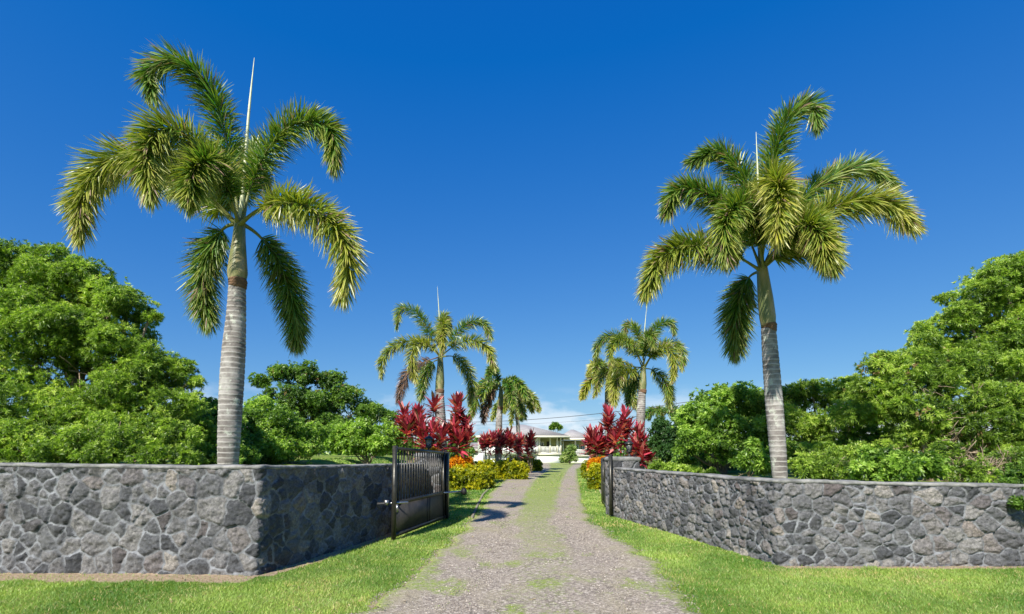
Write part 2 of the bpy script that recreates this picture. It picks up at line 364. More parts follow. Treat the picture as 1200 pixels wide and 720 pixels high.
# driveway sheet
yy = np.concatenate([np.arange(0, 16, .08), grow(16, YEND, .1, 1.03)]); yy = yy[yy <= YEND]
uu = np.concatenate([[0, .012], np.linspace(.03, .97, 54), [.988, 1]])
l, r = drive_edges(yy); X = l[:, None] + (r - l)[:, None] * uu[None]; Y = np.repeat(yy[:, None], len(uu), 1)
rut = -.008 * (np.exp(-((uu - .27) / .1) ** 2) + np.exp(-((uu - .8) / .1) ** 2))
Z = H(X, Y) + .03 + rut[None] * 1.0 + (fbm(X * 6, Y * 6, 3, 51) - .5) * .012; Z[:, 0] = H(X[:, 0], yy) - .012; Z[:, -1] = H(X[:, -1], yy) - .012; 
nu = len(uu); i = (np.arange(len(yy) - 1)[:, None] * nu + np.arange(nu - 1)[None, :]).ravel()
gg = grassiness(X, Y).ravel()
drive = newmesh('driveway', np.stack([X, Y, Z], -1).reshape(-1, 3), np.stack([i, i + 1, i + nu + 1, i + nu], -1), MAT['gravel'], cols=np.stack([gg] * 3, -1), smooth=True); drive['kind'] = 'structure'
def HD(x, y):       # surface height with the driveway
    l, r = drive_edges(y); u = (x - l) / (r - l)
    return H(x, y) + np.where((u > .01) & (u < .99), .02, 0)
# thin concrete edging on both sides beyond the gate
for (pxs, nm) in (([(637, 604), (590, 604)], 0),): pass
for side, pts in (('l', [(553, 608), (560, 592), (566, 580), (577, 570), (590, 562.5)]), ('r', [(711, 594), (707, 584), (702, 572), (696, 562)])):
    q = np.array([ground_px(*p) for p in pts]); t = np.linspace(0, len(q) - 1, 60); qq = np.stack([np.interp(t, range(len(q)), q[:, k]) for k in (0, 1)], -1)
    b = MB(); 
    for a0, a1 in zip(qq[:-1], qq[1:]):
        b.bar((a0[0], a0[1], float(H(*a0)) + .015), (a1[0], a1[1], float(H(*a1)) + .0), .06, .05)
    o = b.build('path_edging', MAT['kerb']); o['kind'] = 'structure'

# ------------------------------------------------------------------ lava rock walls
def path_samples(pts, ds_fn, rc=.04):
    pts = np.asarray(pts, float)
    P0 = [pts[0]]
    for k in range(1, len(pts) - 1):
        a = nrm(pts[k - 1] - pts[k]); b_ = nrm(pts[k + 1] - pts[k])
        for t in np.linspace(0, 1, 7): P0.append((1 - t) ** 2 * (pts[k] + a * rc) + 2 * t * (1 - t) * pts[k] + t * t * (pts[k] + b_ * rc))
    P0.append(pts[-1]); P0 = np.array(P0)
    d = np.r_[0, np.cumsum(np.linalg.norm(np.diff(P0, axis=0), axis=1))]
    s = [0.]
    while s[-1] < d[-1]:
        x = np.interp(s[-1], d, P0[:, 0]); s.append(s[-1] + ds_fn(x))
    s = np.array(s); s[-1] = d[-1]
    xy = np.stack([np.interp(s, d, P0[:, 0]), np.interp(s, d, P0[:, 1])], -1)
    T = nrm(np.gradient(xy, axis=0)); N = np.stack([T[:, 1], -T[:, 0]], -1)
    return s, xy, N
def stones(s, z, seed, cell_fn, warp=.11):
    """voronoi stones over (s,z): returns tone, edge distance, hue"""
    S2, Z2 = np.meshgrid(s, z, indexing='ij')
    ws = S2 + (fbm(S2 * 5, Z2 * 5, 3, seed) - .5) * warp; wz = Z2 + (fbm(S2 * 5 + 40, Z2 * 5, 3, seed + 3) - .5) * warp
    r_ = np.random.default_rng(seed); pts = []
    # dart throwing with local radius
    L0, L1 = s[0] - .3, s[-1] + .3; lim = int((L1 - L0) * 1.8 * 150)
    cand = np.stack([r_.uniform(L0, L1, lim), r_.uniform(-.25, 1.7, lim)], -1)
    grid = {}
    for c0 in cand:
        rad = cell_fn(c0[0]) * (.4 + 1.25 * h3(np.array(int(c0[0] * 3.1)), np.array(int(c0[1] * 4.3)), np.array(seed)))
        gx, gz = int(c0[0] / .35), int(c0[1] / .35); ok = True
        for a in (-1, 0, 1):
            for b_ in (-1, 0, 1):
                for (qx, qz, qr) in grid.get((gx + a, gz + b_), ()):
                    if (qx - c0[0]) ** 2 + (qz - c0[1]) ** 2 < (rad * .5 + qr * .5) ** 2: ok = False; break
                if not ok: break
            if not ok: break
        if ok: grid.setdefault((gx, gz), []).append((c0[0], c0[1], rad)); pts.append((c0[0], c0[1], rad, r_.random(), r_.random(), r_.uniform(-.06, .06), r_.uniform(-.06, .06)))
    pts = np.array(pts); order = np.argsort(pts[:, 0]); pts = pts[order]
    tone = np.zeros_like(S2); edge = np.zeros_like(S2); hue = np.zeros_like(S2); tilt = np.zeros_like(S2)
    for k in range(0, len(s), 60):
        sl = slice(k, k + 60); a, b_ = ws[sl].min() - .6, ws[sl].max() + .6
        q = pts[(pts[:, 0] > a) & (pts[:, 0] < b_)]
        dx = ws[sl][..., None] - q[:, 0]; dz = wz[sl][..., None] - q[:, 1]; D = dx * dx + dz * dz - (q[:, 2] * .35) ** 2
        i1 = np.argmin(D, -1); d1 = np.take_along_axis(D, i1[..., None], -1)[..., 0]
        D2 = D.copy(); np.put_along_axis(D2, i1[..., None], 1e9, -1); i2 = np.argmin(D2, -1); d2 = np.take_along_axis(D2, i2[..., None], -1)[..., 0]
        sep = np.hypot(q[i1, 0] - q[i2, 0], q[i1, 1] - q[i2, 1]) + 1e-6
        edge[sl] = (d2 - d1) / (2 * sep)
        tone[sl] = q[i1, 3]; hue[sl] = q[i1, 4]
        tilt[sl] = np.take_along_axis(dx, i1[..., None], -1)[..., 0] * q[i1, 5] * 2 + np.take_along_axis(dz, i1[..., None], -1)[..., 0] * q[i1, 6] * 2
    return S2, Z2, tone, edge, hue, tilt
def stone_wall(pts, top_fn, ds_fn, cell_fn, seed, label, thick=.36, mw=.0115, dz=.016):
    s, xy, N = path_samples(pts, ds_fn)
    base = H(xy[:, 0] + N[:, 0] * .15, xy[:, 1] + N[:, 1] * .15) - .06
    top = top_fn(s, xy)
    nz = int(1.5 / dz); f = np.linspace(0, 1, nz)
    zz = f * 1.5
    S2, Z2, tone, edge, hue, tilt = stones(s, zz, seed, cell_fn)
    Zw = base[:, None] + (top - .05 - base)[:, None] * f[None]
    m_ = 1 - sst(mw * .6, mw * 1.9, edge)
    dome = sst(0, .07, edge)
    rough = (fbm(S2 * 14, Z2 * 14, 4, seed + 9) - .5)
    d = -.008 + (1 - m_) * (.008 + .016 * dome + tilt * 1.1 + .06 * rough + .03 * (fbm(S2 * 40, Z2 * 40, 2, seed + 7) - .5)) + m_ * .010 * rough
    Vx = xy[:, None, 0] + N[:, None, 0] * d; Vy = xy[:, None, 1] + N[:, None, 1] * d
    V = np.stack([Vx, Vy, Zw], -1).reshape(-1, 3); ns = len(s)
    i = (np.arange(ns - 1)[:, None] * nz + np.arange(nz - 1)[None, :]).ravel()
    F1 = np.stack([i, i + nz, i + nz + 1, i + 1], -1)
    cols = np.stack([tone, m_, hue], -1).reshape(-1, 3)
    # back and bottom sheet
    n0 = len(V)
    inner = xy - N * thick
    Bk = np.concatenate([np.c_[inner, base], np.c_[inner, top - .05]])
    V = np.vstack([V, Bk]); cols = np.vstack([cols, np.full((2 * ns, 3), .5)])
    j = np.arange(ns - 1); F2 = np.stack([n0 + j, n0 + ns + j, n0 + ns + j + 1, n0 + j + 1], -1)
    e0 = [(0, nz - 1, n0 + ns, n0), ((ns - 1) * nz, n0 + ns - 1, n0 + 2 * ns - 1, (ns - 1) * nz + nz - 1)]
    mid = pts[1]; org = (mid[0], mid[1], 0)
    wob = newmesh('stone_wall', V, [F1, F2, np.array(e0)], MAT['wall'], None, org, cols, True)
    tag(wob, label, 'wall', 'lava rock walls flanking the gate')
    # cap
    k = np.arange(0, ns, 2); xx = xy[k]; NN = N[k]; tt = top[k]; ss = s[k]
    prof = [(-.02, -.055), (.006, -.045), (.012, -.025), (.008, -.006), (-.02, 0), (-.1, .002), (-.2, .0), (-.34, -.004), (-.375, -.02), (-.375, -.06), (-.3, -.075)]
    VV = []
    for a, (o_, z_) in enumerate(prof):
        n1 = (fbm(ss * 9, ss * 0 + a * .8, 4, seed + 70) - .5) * .035; n2 = (fbm(ss * 7, ss * 0 + a * .8 + 30, 4, seed + 71) - .5) * .03
        VV.append(np.c_[xx + NN * (o_ + n1)[:, None], tt + z_ + n2 * (z_ > -.05) - (z_ < -.05) * np.abs(n2)])
    VV = np.stack(VV, 1); npf = len(prof); i = (np.arange(len(k) - 1)[:, None] * npf + np.arange(npf)[None, :]); i2 = (np.arange(len(k) - 1)[:, None] * npf + (np.arange(npf)[None, :] + 1) % npf)
    Fq = np.stack([i, i + npf, i2 + npf, i2], -1).reshape(-1, 4)
    newmesh('cap', VV.reshape(-1, 3), [Fq, np.array([list(range(npf))[::-1], list(range((len(k) - 1) * npf, len(k) * npf))])], MAT['cap'], wob, org, None, False)
    return wob
stone_wall([(-11, 7.17), (-3.36, 6.86), (-2.52, 10.2), (-2.06, 12.1)], lambda s, xy: np.interp(xy[:, 0], [-11, -3.36, -2.5, -2.06], [1.50, 1.44, 1.39, 1.37]) + (fbm(s * .8, s * 0, 3, 3) - .5) * .03,
           lambda x: .035 if x < -7.4 else .0155, lambda s: .185, 101, 'dark lava rock wall left of the driveway, turning back to the open gate leaf')
stone_wall([(2.58, 13.0), (3.80, 7.42), (11.5, 7.42)], lambda s, xy: np.interp(xy[:, 0], [2.58, 3.8, 8, 11], [1.25, 1.225, 1.14, 1.1]) + (fbm(s * .8, s * 0, 3, 4) - .5) * .03,
           lambda x: .035 if x > 7.9 else .0155, lambda s: .135 if s < 5.2 else .175, 202, 'grey lava rock wall right of the driveway, below the tilted palm')

def pillar(cx, cy, w, dep, ztop, rot, seed, label):
    zg = float(H(cx, cy - .0)) if False else 0.0
    c, s_ = math.cos(rot), math.sin(rot); hw, hd = w / 2, dep / 2
    cor = [(-hw, hd), (-hw, -hd), (hw, -hd), (hw, hd), (-hw, hd)]
    pts = [(cx + x * c - y * s_, cy + x * s_ + y * c) for x, y in cor]
    s, xy, N = path_samples(pts, lambda x: .02, .05)
    zb_ = float(zb(cy)) - .08; nz = 80; f = np.linspace(0, 1, nz)
    S2, Z2, tone, edge, hue, tilt = stones(s, f * 1.6, seed, lambda s: .2)
    m_ = 1 - sst(.01, .03, edge); rough = fbm(S2 * 14, Z2 * 14, 4, seed + 9) - .5
    d = -.012 + (1 - m_) * (.016 + .02 * sst(0, .07, edge) + .035 * rough) + m_ * .01 * rough
    d *= sst(0, .08, np.minimum(s - s[0], s[-1] - s))[:, None]
    V = np.stack([xy[:, None, 0] + N[:, None, 0] * d, xy[:, None, 1] + N[:, None, 1] * d, zb_ + (ztop - .1 - zb_) * f[None] + 0 * d], -1)
    ns = len(s); i = (np.arange(ns - 1)[:, None] * nz + np.arange(nz - 1)[None, :]).ravel()
    org = (cx, cy, zb_)
    o = newmesh('gate_pillar', V.reshape(-1, 3), np.stack([i, i + nz, i + nz + 1, i + 1], -1), MAT['wall'], None, org, np.stack([tone, m_, hue], -1).reshape(-1, 3), True)
    tag(o, label, 'pillar', 'stone pillars of the gateway')
    b = MB(); rings = []
    for zz, off in ((ztop - .11, .0), (ztop - .1, .03), (ztop - .03, .035), (ztop, .0), (ztop + .004, -.1)):
        t = np.linspace(0, 1, 64, endpoint=False) * (len(cor) - 1); loc = np.stack([np.interp(t, range(5), [q[k] for q in cor]) for k in (0, 1)], -1)
        loc = loc * (1 + off / hw) + np.stack([fbm(t * 3, t * 0 + zz * 4, 3, seed) - .5, fbm(t * 3, t * 0 + 9, 3, seed) - .5], -1) * .03
        rings.append(np.c_[cx + loc[:, 0] * c - loc[:, 1] * s_, cy + loc[:, 0] * s_ + loc[:, 1] * c, np.full(64, zz) + (fbm(t * 2, t * 0 + 4, 3, seed) - .5) * .015])
    VV = np.concatenate(rings); i = (np.arange(4)[:, None] * 64 + np.arange(64)[None]); i2 = (np.arange(4)[:, None] * 64 + (np.arange(64)[None] + 1) % 64)
    b.add(VV, [np.stack([i, i2, i2 + 64, i + 64], -1).reshape(-1, 4), np.array([list(range(256, 320)), list(range(63, -1, -1))])])
    b.build('cap', MAT['cap'], o, org, True)
    return o
pillar(-1.98, 12.55, .62, .55, 1.62, R(-8), 303, 'left stone pillar standing behind the open gate leaf')
pillar(2.86, 13.35, .72, .6, 1.52, R(8), 404, 'right stone pillar at the low end of the right wall')
def lantern(cx, cy, z, label):
    o = thing('pillar_lantern', label, 'lantern', (cx, cy, z), 'black lanterns on the gate pillars'); og = (cx, cy, z)
    MB().lathe(og, [(.07, 0), (.07, .02), (.03, .035), (.025, .1), (.05, .12), (.085, .14), (.085, .155)]).build('base', MAT['metal'], o, og, True)
    MB().lathe(og, [(.055, .156), (.085, .33)], 6).build('glass', MAT['lglass'], o, og)
    b = MB()
    for k in range(6):
        a = k * math.pi / 3 + .52 - .52; b.tube([(cx + .06 * math.cos(a), cy + .06 * math.sin(a), z + .155), (cx + .09 * math.cos(a), cy + .09 * math.sin(a), z + .335)], .006, 4)
    b.build('frame', MAT['metal'], o, og)
    MB().lathe(og, [(.12, .332), (.12, .345), (.06, .4), (.03, .41), (.015, .44), (.02, .455), (.004, .48)]).build('cap', MAT['metal'], o, og, True)
lantern(-2.03, 12.5, 1.62, 'black lantern on the left pillar, in front of red ti leaves behind the gate')
lantern(3.05, 13.35, 1.52, 'black lantern on the right pillar, against the red ti plants')

# ------------------------------------------------------------------ gate
def gate_leaf(A, Bp, zl, zh, label, full=True, bars=19):
    A = np.array(A, float); Bp = np.array(Bp, float); d = (Bp - A); Ln = np.linalg.norm(d); d = d / Ln
    o = thing('gate_leaf', label, 'gate', (A[0], A[1], zl), 'black metal leaves of the driveway gate'); og = (A[0], A[1], zl)
    def pt(s_, z): q = A + d * s_; return np.array([q[0], q[1], z])
    dz = .03 * Ln / 3
    def zt(s_): return zh - dz * s_ / Ln * 3
    MB().bar(pt(0, zl - .05), pt(0, zh + .03), .075, .075).build('hinge_stile', MAT['metal'], o, og)
    e = Ln - .42 if full else Ln - .1
    MB().bar(pt(e, zl), pt(e, zt(e)), .06, .06).build('stile', MAT['metal'], o, og)
    MB().bar(pt(.04, zh - .02), pt(Ln, zt(Ln) - .02), .05, .06).build('top_rail', MAT['metal'], o, og)
    zm = zl + .62
    MB().bar(pt(.04, zm), pt(Ln, zm), .05, .07).build('middle_rail', MAT['metal'], o, og)
    MB().bar(pt(.04, zl + .03), pt(Ln, zl + .03), .05, .07).build('bottom_rail', MAT['metal'], o, og)
    MB().bar(pt(.04, (zl + zm) / 2 + .01), pt(e - .03, (zl + zm) / 2 + .01), .012, zm - zl - .08).build('lower_panel', MAT['panel'], o, og)
    for sm in (e * .62, e * .67):
        MB().bar(pt(sm, zl + .066), pt(sm, zm - .036), .035, .03).build('mullion', MAT['metal'], o, og)
    for k in range(bars):
        s_ = .04 + (e - .07) * (k + 1) / (bars + 1)
        MB().bar(pt(s_, zm + .036), pt(s_, zt(s_) - .051), .022, .022).build('baluster', MAT['metal'], o, og)
    MB().bar(pt(Ln - .13, zl - .02), pt(Ln - .13, zt(Ln) - .01), .06, .3).build('end_post', MAT['metal'], o, og) if full else None
    return o, pt, zm, og
o, pt, zm, og = gate_leaf((-2.19, 9.6), (-1.64, 13.0) if False else (-1.56, 12.75), .06, 1.72, 'open black gate leaf along the left wall, with latch bar and round bumper')
b = MB(); p0 = pt(3.22 - .6, zm); p1 = pt(3.22, zm) + np.array([.36, -.12, .0]); b.tube([p0 + np.array([.06, 0, .0]), p1], .022, 8); bo = b.build('latch_bar', MAT['galv'], o, og, True)
q = p1 + np.array([.02, -.0, 0]); b = MB(); dirv = nrm(p1 - p0); b.tube([q - dirv * .06, q - dirv * .045, q - dirv * .02, q + dirv * .02, q + dirv * .045, q + dirv * .06], [.02, .06, .082, .082, .06, .02], 16); b.build('bumper', MAT['rubber'], o, og, True)
b = MB(); h0 = pt(0, zm); b.tube([h0 + np.array([-.32, .02, -.01]), h0 + np.array([.24, .1, .01])], .02, 8); b.tube([h0 + np.array([-.14, .0, -.03]), h0 + np.array([-.14, .0, .06])], .05, 8); b.build('hinge_bolt', MAT['galv'], o, og, True)
b = MB(); b.bar(h0 + np.array([.06, -.02, -.16]), h0 + np.array([.06, -.02, -.02]), .04, .03); b.build('hinge_bracket', MAT['galv'], o, og)
o, pt, zm, og = gate_leaf((2.48, 12.95), (2.83, 16.1), .12, 1.55, 'black gate leaf swung back beside the right pillar, seen edge-on', True, 17)

# ------------------------------------------------------------------ palms
def spline(pts, n):
    pts = np.asarray(pts, float); m = len(pts)
    d = np.r_[0, np.cumsum(np.sqrt(np.linalg.norm(np.diff(pts, axis=0), axis=1)))]
    t = np.linspace(0, d[-1], n); out = np.zeros((n, 3))
    Pp = np.vstack([2 * pts[0] - pts[1], pts, 2 * pts[-1] - pts[-2]]); dd_ = np.r_[d[0] - (d[1] - d[0]), d, d[-1] + (d[-1] - d[-2])]
    for i_, tt in enumerate(t):
        k = min(max(np.searchsorted(d, tt, 'right') - 1, 0), m - 2)
        t0, t1, t2, t3 = dd_[k:k + 4]; p0, p1, p2, p3 = Pp[k:k + 4]
        A1 = (t1 - tt) / (t1 - t0) * p0 + (tt - t0) / (t1 - t0) * p1; A2 = (t2 - tt) / (t2 - t1) * p1 + (tt - t1) / (t2 - t1) * p2; A3 = (t3 - tt) / (t3 - t2) * p2 + (tt - t2) / (t3 - t2) * p3
        B1 = (t2 - tt) / (t2 - t0) * A1 + (tt - t0) / (t2 - t0) * A2; B2 = (t3 - tt) / (t3 - t1) * A2 + (tt - t1) / (t3 - t1) * A3
        out[i_] = (t2 - tt) / (t2 - t1) * B1 + (tt - t1) / (t2 - t1) * B2
    d2 = np.r_[0, np.cumsum(np.linalg.norm(np.diff(out, axis=0), axis=1))]; u = np.linspace(0, d2[-1], n)
    return np.stack([np.interp(u, d2, out[:, k]) for k in range(3)], -1), d2[-1]
def ribbons(B, D, Ln, Wd, S_, droop, nseg=3, wp=(.5, 1, .8, .06)):
    """strips from B along D, droop = sideways-independent fall at the tip; returns verts, quads, t"""
    n = len(B); st = np.linspace(0, 1, nseg + 1); wpf = np.interp(st, np.linspace(0, 1, len(wp)), wp)
    c = B[:, None] + D[:, None] * (Ln[:, None] * st[None])[..., None]
    c[..., 2] -= (droop[:, None] * Ln[:, None]) * st[None] ** 2
    off = S_[:, None] * (Wd[:, None] * .5 * wpf[None])[..., None]
    V = np.stack([c - off, c + off], 2).reshape(-1, 3)
    k = 2 * (nseg + 1); i = (np.arange(n)[:, None] * k + np.arange(nseg)[None] * 2).ravel()
    F = np.stack([i, i + 1, i + 3, i + 2], -1)
    return V, F, np.tile(np.repeat(st, 2), n)
GREEN = np.array([.08, .22, .025]); DEEP = np.array([.03, .11, .016]); YEL = np.array([.40, .38, .03]); TIP = np.array([.55, .5, .16]); BRN = np.array([.2, .13, .1])
def frond(ctrl, hub, parent, org, yel=.3, seed=0, n=900, leaf=.46, width=.034, dead=False, thick=.025, nseg=3):
    r_ = np.random.default_rng(seed); C0, Lr = spline([hub] + list(ctrl), 40)
    T = nrm(np.gradient(C0, axis=0))
    t = r_.uniform(.16, 1.0, n) ** .95; idx = t * 39; i0 = np.clip(idx.astype(int), 0, 38); f = (idx - i0)[:, None]
    B = C0[i0] * (1 - f) + C0[i0 + 1] * f; Tt = nrm(T[i0] * (1 - f) + T[i0 + 1] * f)
    up = np.array([0, 0, 1.]); A = nrm(np.cross(Tt, up + .001)); U = np.cross(A, Tt)
    ph = r_.uniform(0, 2 * math.pi, n)
    # whorls: slight clustering, and leaflets below the rachis a little sparser
    ph = ph + .25 * np.sin(2 * ph)
    rad = A * np.cos(ph)[:, None] + U * np.sin(ph)[:, None]
    ang = np.radians(np.interp(t, [.15, .5, .9, 1], [66, 56, 38, 18])) + r_.normal(0, .15, n)
    D = nrm(Tt * np.cos(ang)[:, None] + rad * np.sin(ang)[:, None])
    Ln = leaf * np.interp(t, [.15, .3, .6, .85, 1], [.62, 1, 1.05, .85, .6]) * r_.uniform(.8, 1.12, n)
    Sd = nrm(np.cross(D, rad * .6 + r_.normal(0, .5, (n, 3))))
    dr = r_.uniform(.04, .34, n) * (1.5 if dead else 1)
    V, F, st = ribbons(B, D, Ln, np.full(n, width) * r_.uniform(.75, 1.15, n), Sd, dr, nseg)
    if dead:
        base = BRN[None] * r_.uniform(.6, 1.3, (n, 1)); cc = np.repeat(base, 2 * (nseg + 1), 0)
    else:
        y = np.clip(yel * .72 + r_.normal(0, .16, n) + .25 * np.clip(t - .5, 0, 1) * yel * 2, 0, 1)[:, None]
        g = DEEP + (GREEN - DEEP) * r_.random((n, 1)); base = g * (1 - y) + YEL * y * r_.uniform(.75, 1.15, (n, 1))
        cc = np.repeat(base, 2 * (nseg + 1), 0); tip = (np.clip((st - .55) / .45, 0, 1) * (.3 + .9 * np.repeat(y[:, 0], 2 * (nseg + 1))))[:, None]
        tip = np.clip(tip, 0, 1); cc = cc * (1 - tip) + TIP * tip; dryl = np.repeat(r_.random(n) < .05, 2 * (nseg + 1))[:, None]; cc = np.where(dryl, BRN * 1.3, cc)
    b = MB(); b.add(V, F, cc)
    w = np.interp(np.linspace(0, 1, 40), [0, .06, .2, 1], [thick * 2.1, thick * 1.25, thick * .8, thick * .2])
    b.tube(C0, w, 6, col=np.array([.2, .22, .07]) if not dead else BRN)
    ob = b.build('frond', MAT['frond'], parent, org)
    if yel > .5 and not dead: ob['label'] = 'yellowing frond'
    if dead: ob['label'] = 'dead brown frond'
    return ob
def palm(label, trunk, shaft, fronds, spear, Y0, scale=1.0, seed=0, n=900, leaf=.46, width=.034, tilt_base=None, nseg=3):
    """trunk/shaft: [(px,py,width_px)...] bottom to top at distance Y0; fronds: list of (ctrl[(px,py,dY)], yel, dead)"""
    r_ = np.random.default_rng(seed)
    pts = np.array([P(a, b_, Y0) for a, b_, w in trunk]); rad = np.array([w * Y0 / FPX / 2 for _, _, w in trunk])
    g = float(H(pts[0][0], Y0)); base = pts[0].copy()
    if pts[0][2] > g: 
        b0 = base.copy(); b0[2] = g - .1; pts = np.vstack([b0, pts]); rad = np.r_[rad[0] * 1.12, rad]
    org = (float(pts[0][0]), float(Y0), g)
    o = thing('foxtail_palm', label, 'palm tree', org, 'foxtail palms lining the driveway')
    nn = int((pts[-1][2] - pts[0][2]) / .022); nn = min(nn, 230)
    C0, Lr = spline(pts, nn); s_ = np.linspace(0, 1, len(pts)); tz = C0[:, 2]
    rr = np.interp(tz, pts[:, 2], rad); zz = tz - tz[0]
    gr_ = (zz / .105) % 1; ring = np.where(gr_ < .22, -.05, 0.02) * rr[0] + (fbm(zz * 3, zz * 0, 3, seed) - .5) * .05 * rr[0]
    MB().tube(C0, rr + ring * .6, 24).build('trunk', MAT['palm_trunk'], o, org, True)
    sp_ = np.array([P(a, b_, Y0) for a, b_, w in shaft]); sr = np.array([w * Y0 / FPX / 2 for _, _, w in shaft])
    C1, _ = spline(sp_, 40); r1 = np.interp(C1[:, 2], sp_[:, 2], sr)
    MB().tube(C1, r1, 20).build('crownshaft', MAT['shaft'], o, org, True)
    b = MB(); c0 = C1[0]
    for k in range(3): b.tube([c0 + [0, 0, -.03 - .045 * k], c0 + [.01, 0, .0 - .045 * k], c0 + [0, .01, .035 - .045 * k]], [r1[0] * 1.02, r1[0] * (1.13 - .03 * k), r1[0] * 1.02], 18)
    b.build('leaf_scar', MAT['husk'], o, org, True)
    hub = C1[-1]
    for k, (ctrl, yel, dead) in enumerate(fronds):
        c3 = [P(a, b_, Y0 + dy) for a, b_, dy in ctrl]
        h_ = hub + np.array([r_.uniform(-.05, .05), r_.uniform(-.05, .05), r_.uniform(-.12, .04)]) * scale
        frond(c3, h_, o, org, yel, seed * 50 + k, n, leaf, width, dead, .028 * scale, nseg)
    if spear:
        q = [P(a, b_, Y0 + dy) for a, b_, dy in spear]; C2, _ = spline([hub] + q, 20)
        MB().tube(C2, np.interp(np.linspace(0, 1, 20), [0, .3, .7, 1], [.04, .034, .022, .004]) * scale, 8).build('spear_leaf', MAT['spear'], o, org, True)
    return o
# near left
palm('tall foxtail palm behind the left wall, its pale unopened spear the longest', [(267, 548, 22), (269, 500, 25), (271.5, 450, 26.5), (274, 410, 25.5), (277, 365, 21), (278, 331, 18)],
     [(278, 330, 19), (278.3, 320, 22.5), (279, 303, 19), (280, 283, 15), (281, 262, 12)],
     [([(272, 205, 0), (262, 150, -.1), (243, 100, -.3), (207, 70, -.6), (176, 82, -.7), (178, 112, -.8)], .08, 0),
      ([(295, 215, 0), (318, 170, -.3), (352, 143, -.5), (385, 150, -.6), (392, 190, -.7)], .2, 0),
      ([(258, 215, -.5), (230, 170, -1.1), (198, 150, -1.5), (172, 175, -1.8), (176, 225, -1.9)], .42, 0),
      ([(240, 225, -.3), (190, 190, -.6), (135, 185, -.9), (100, 220, -1.0), (93, 275, -1.1)], .6, 0),
      ([(250, 240, .5), (205, 208, .9), (150, 195, 1.2), (110, 225, 1.3)], .4, 0),
      ([(305, 245, -.3), (345, 238, -.8), (385, 258, -1.0), (408, 300, -1.1), (402, 345, -1.1)], .58, 0),
      ([(262, 268, .1), (243, 300, .2), (238, 340, .3), (244, 375, .3)], .1, 0),
      ([(302, 275, .2), (325, 305, .4), (342, 350, .5), (348, 400, .5)], .12, 0),
      ([(262, 225, .8), (240, 190, 1.5), (215, 190, 2.0), (200, 225, 2.3)], .2, 0),
      ([(288, 210, .7), (298, 180, 1.3), (300, 180, 1.9), (312, 215, 2.2)], .15, 0),
      ([(268, 225, -.5), (250, 190, -1.0), (228, 200, -1.5), (222, 232, -1.7)], .3, 0)],
     [(286, 210, 0), (291, 140, .05), (298, 68, .1)], 9.0, 1.0, 1, 1500, .47, .022)
# near right
palm('tall foxtail palm behind the right wall, trunk leaning left, crown full and round', [(914, 560, 16.5), (911, 520, 18.5), (907, 470, 19), (903, 420, 18), (900.5, 385, 16)],
     [(900.5, 382, 16), (899.5, 372, 18), (897, 350, 17), (895, 332, 14.5), (893, 314, 12)],
     [([(897, 250, .1), (908, 180, .1), (925, 135, -.1), (950, 122, -.2), (958, 145, -.3)], .08, 0),
      ([(886, 255, .2), (870, 205, .3), (843, 178, .3), (812, 188, .2)], .06, 0),
      ([(868, 262, 0), (832, 228, -.1), (796, 222, -.2), (782, 245, -.3)], .15, 0),
      ([(862, 300, -.2), (818, 288, -.5), (778, 300, -.7), (757, 340, -.8)], .45, 0),
      ([(878, 325, .3), (864, 358, .5), (862, 410, .6)], .08, 0),
      ([(897, 250, -.7), (906, 212, -1.3), (914, 222, -1.8), (911, 275, -2.1)], .62, 0),
      ([(925, 250, .3), (968, 212, .5), (1015, 195, .6), (1045, 215, .6)], .2, 0),
      ([(935, 275, -.3), (985, 240, -.6), (1035, 236, -.9), (1068, 262, -1.0)], .58, 0),
      ([(925, 292, -.2), (958, 280, -.4), (975, 310, -.6)], .35, 0),
      ([(885, 265, -.5), (868, 240, -.9), (850, 262, -1.2), (850, 300, -1.3)], .25, 0),
      ([(905, 250, .8), (925, 230, 1.5), (945, 250, 2.0), (955, 290, 2.2)], .12, 0),
      ([(890, 250, .8), (878, 235, 1.5), (865, 260, 2.1), (862, 300, 2.2)], .12, 0),
      ([(920, 280, -.5), (945, 262, -1.0), (962, 278, -1.3), (968, 300, -1.4)], .4, 0)],
     [(889, 230, 0), (886, 155, 0)], 9.3, .8, 2, 1500, .455, .022)
# second left
palm('middle-distance palm left of the driveway rising out of the red ti plants, one dead frond', [(517, 530, 13), (516.5, 500, 13), (515.5, 478, 12), (515, 458, 9.5)],
     [(515, 458, 10), (515.5, 448, 10.5), (516, 432, 8), (516, 418, 6)],
     [([(502, 388, 0), (485, 364, 0), (469, 362, 0), (465, 382, -.2)], .2, 0),
      ([(515, 392, .6), (519, 372, 1.2), (524, 372, 1.8), (528, 392, 2.2)], .2, 0),
      ([(517, 388, -.9), (520, 378, -1.6), (519, 392, -2.2), (518, 412, -2.4)], .65, 0),
      ([(533, 394, .2), (550, 378, .3), (567, 379, .3), (575, 395, .3)], .2, 0),
      ([(537, 403, -.2), (558, 399, -.6), (573, 411, -.8), (579, 430, -.9)], .55, 0),
      ([(531, 418, .0), (546, 430, .1), (553, 450, .2), (551, 470, .2)], .4, 0),
      ([(507, 425, .1), (497, 443, .2), (493, 466, .2)], .15, 0),
      ([(503, 404, -.8), (488, 404, -1.3), (482, 420, -1.5), (487, 445, -1.5)], .7, 0),
      ([(494, 400, 0), (467, 403, -.1), (449, 420, -.2), (447, 440, -.2)], .5, 0),
      ([(494, 426, .3), (476, 440, .4), (467, 468, .4)], .2, 1)],
     [(515, 376, 0), (512.5, 336, 0)], 23.8, .95, 3, 760, .48, .036, nseg=2)
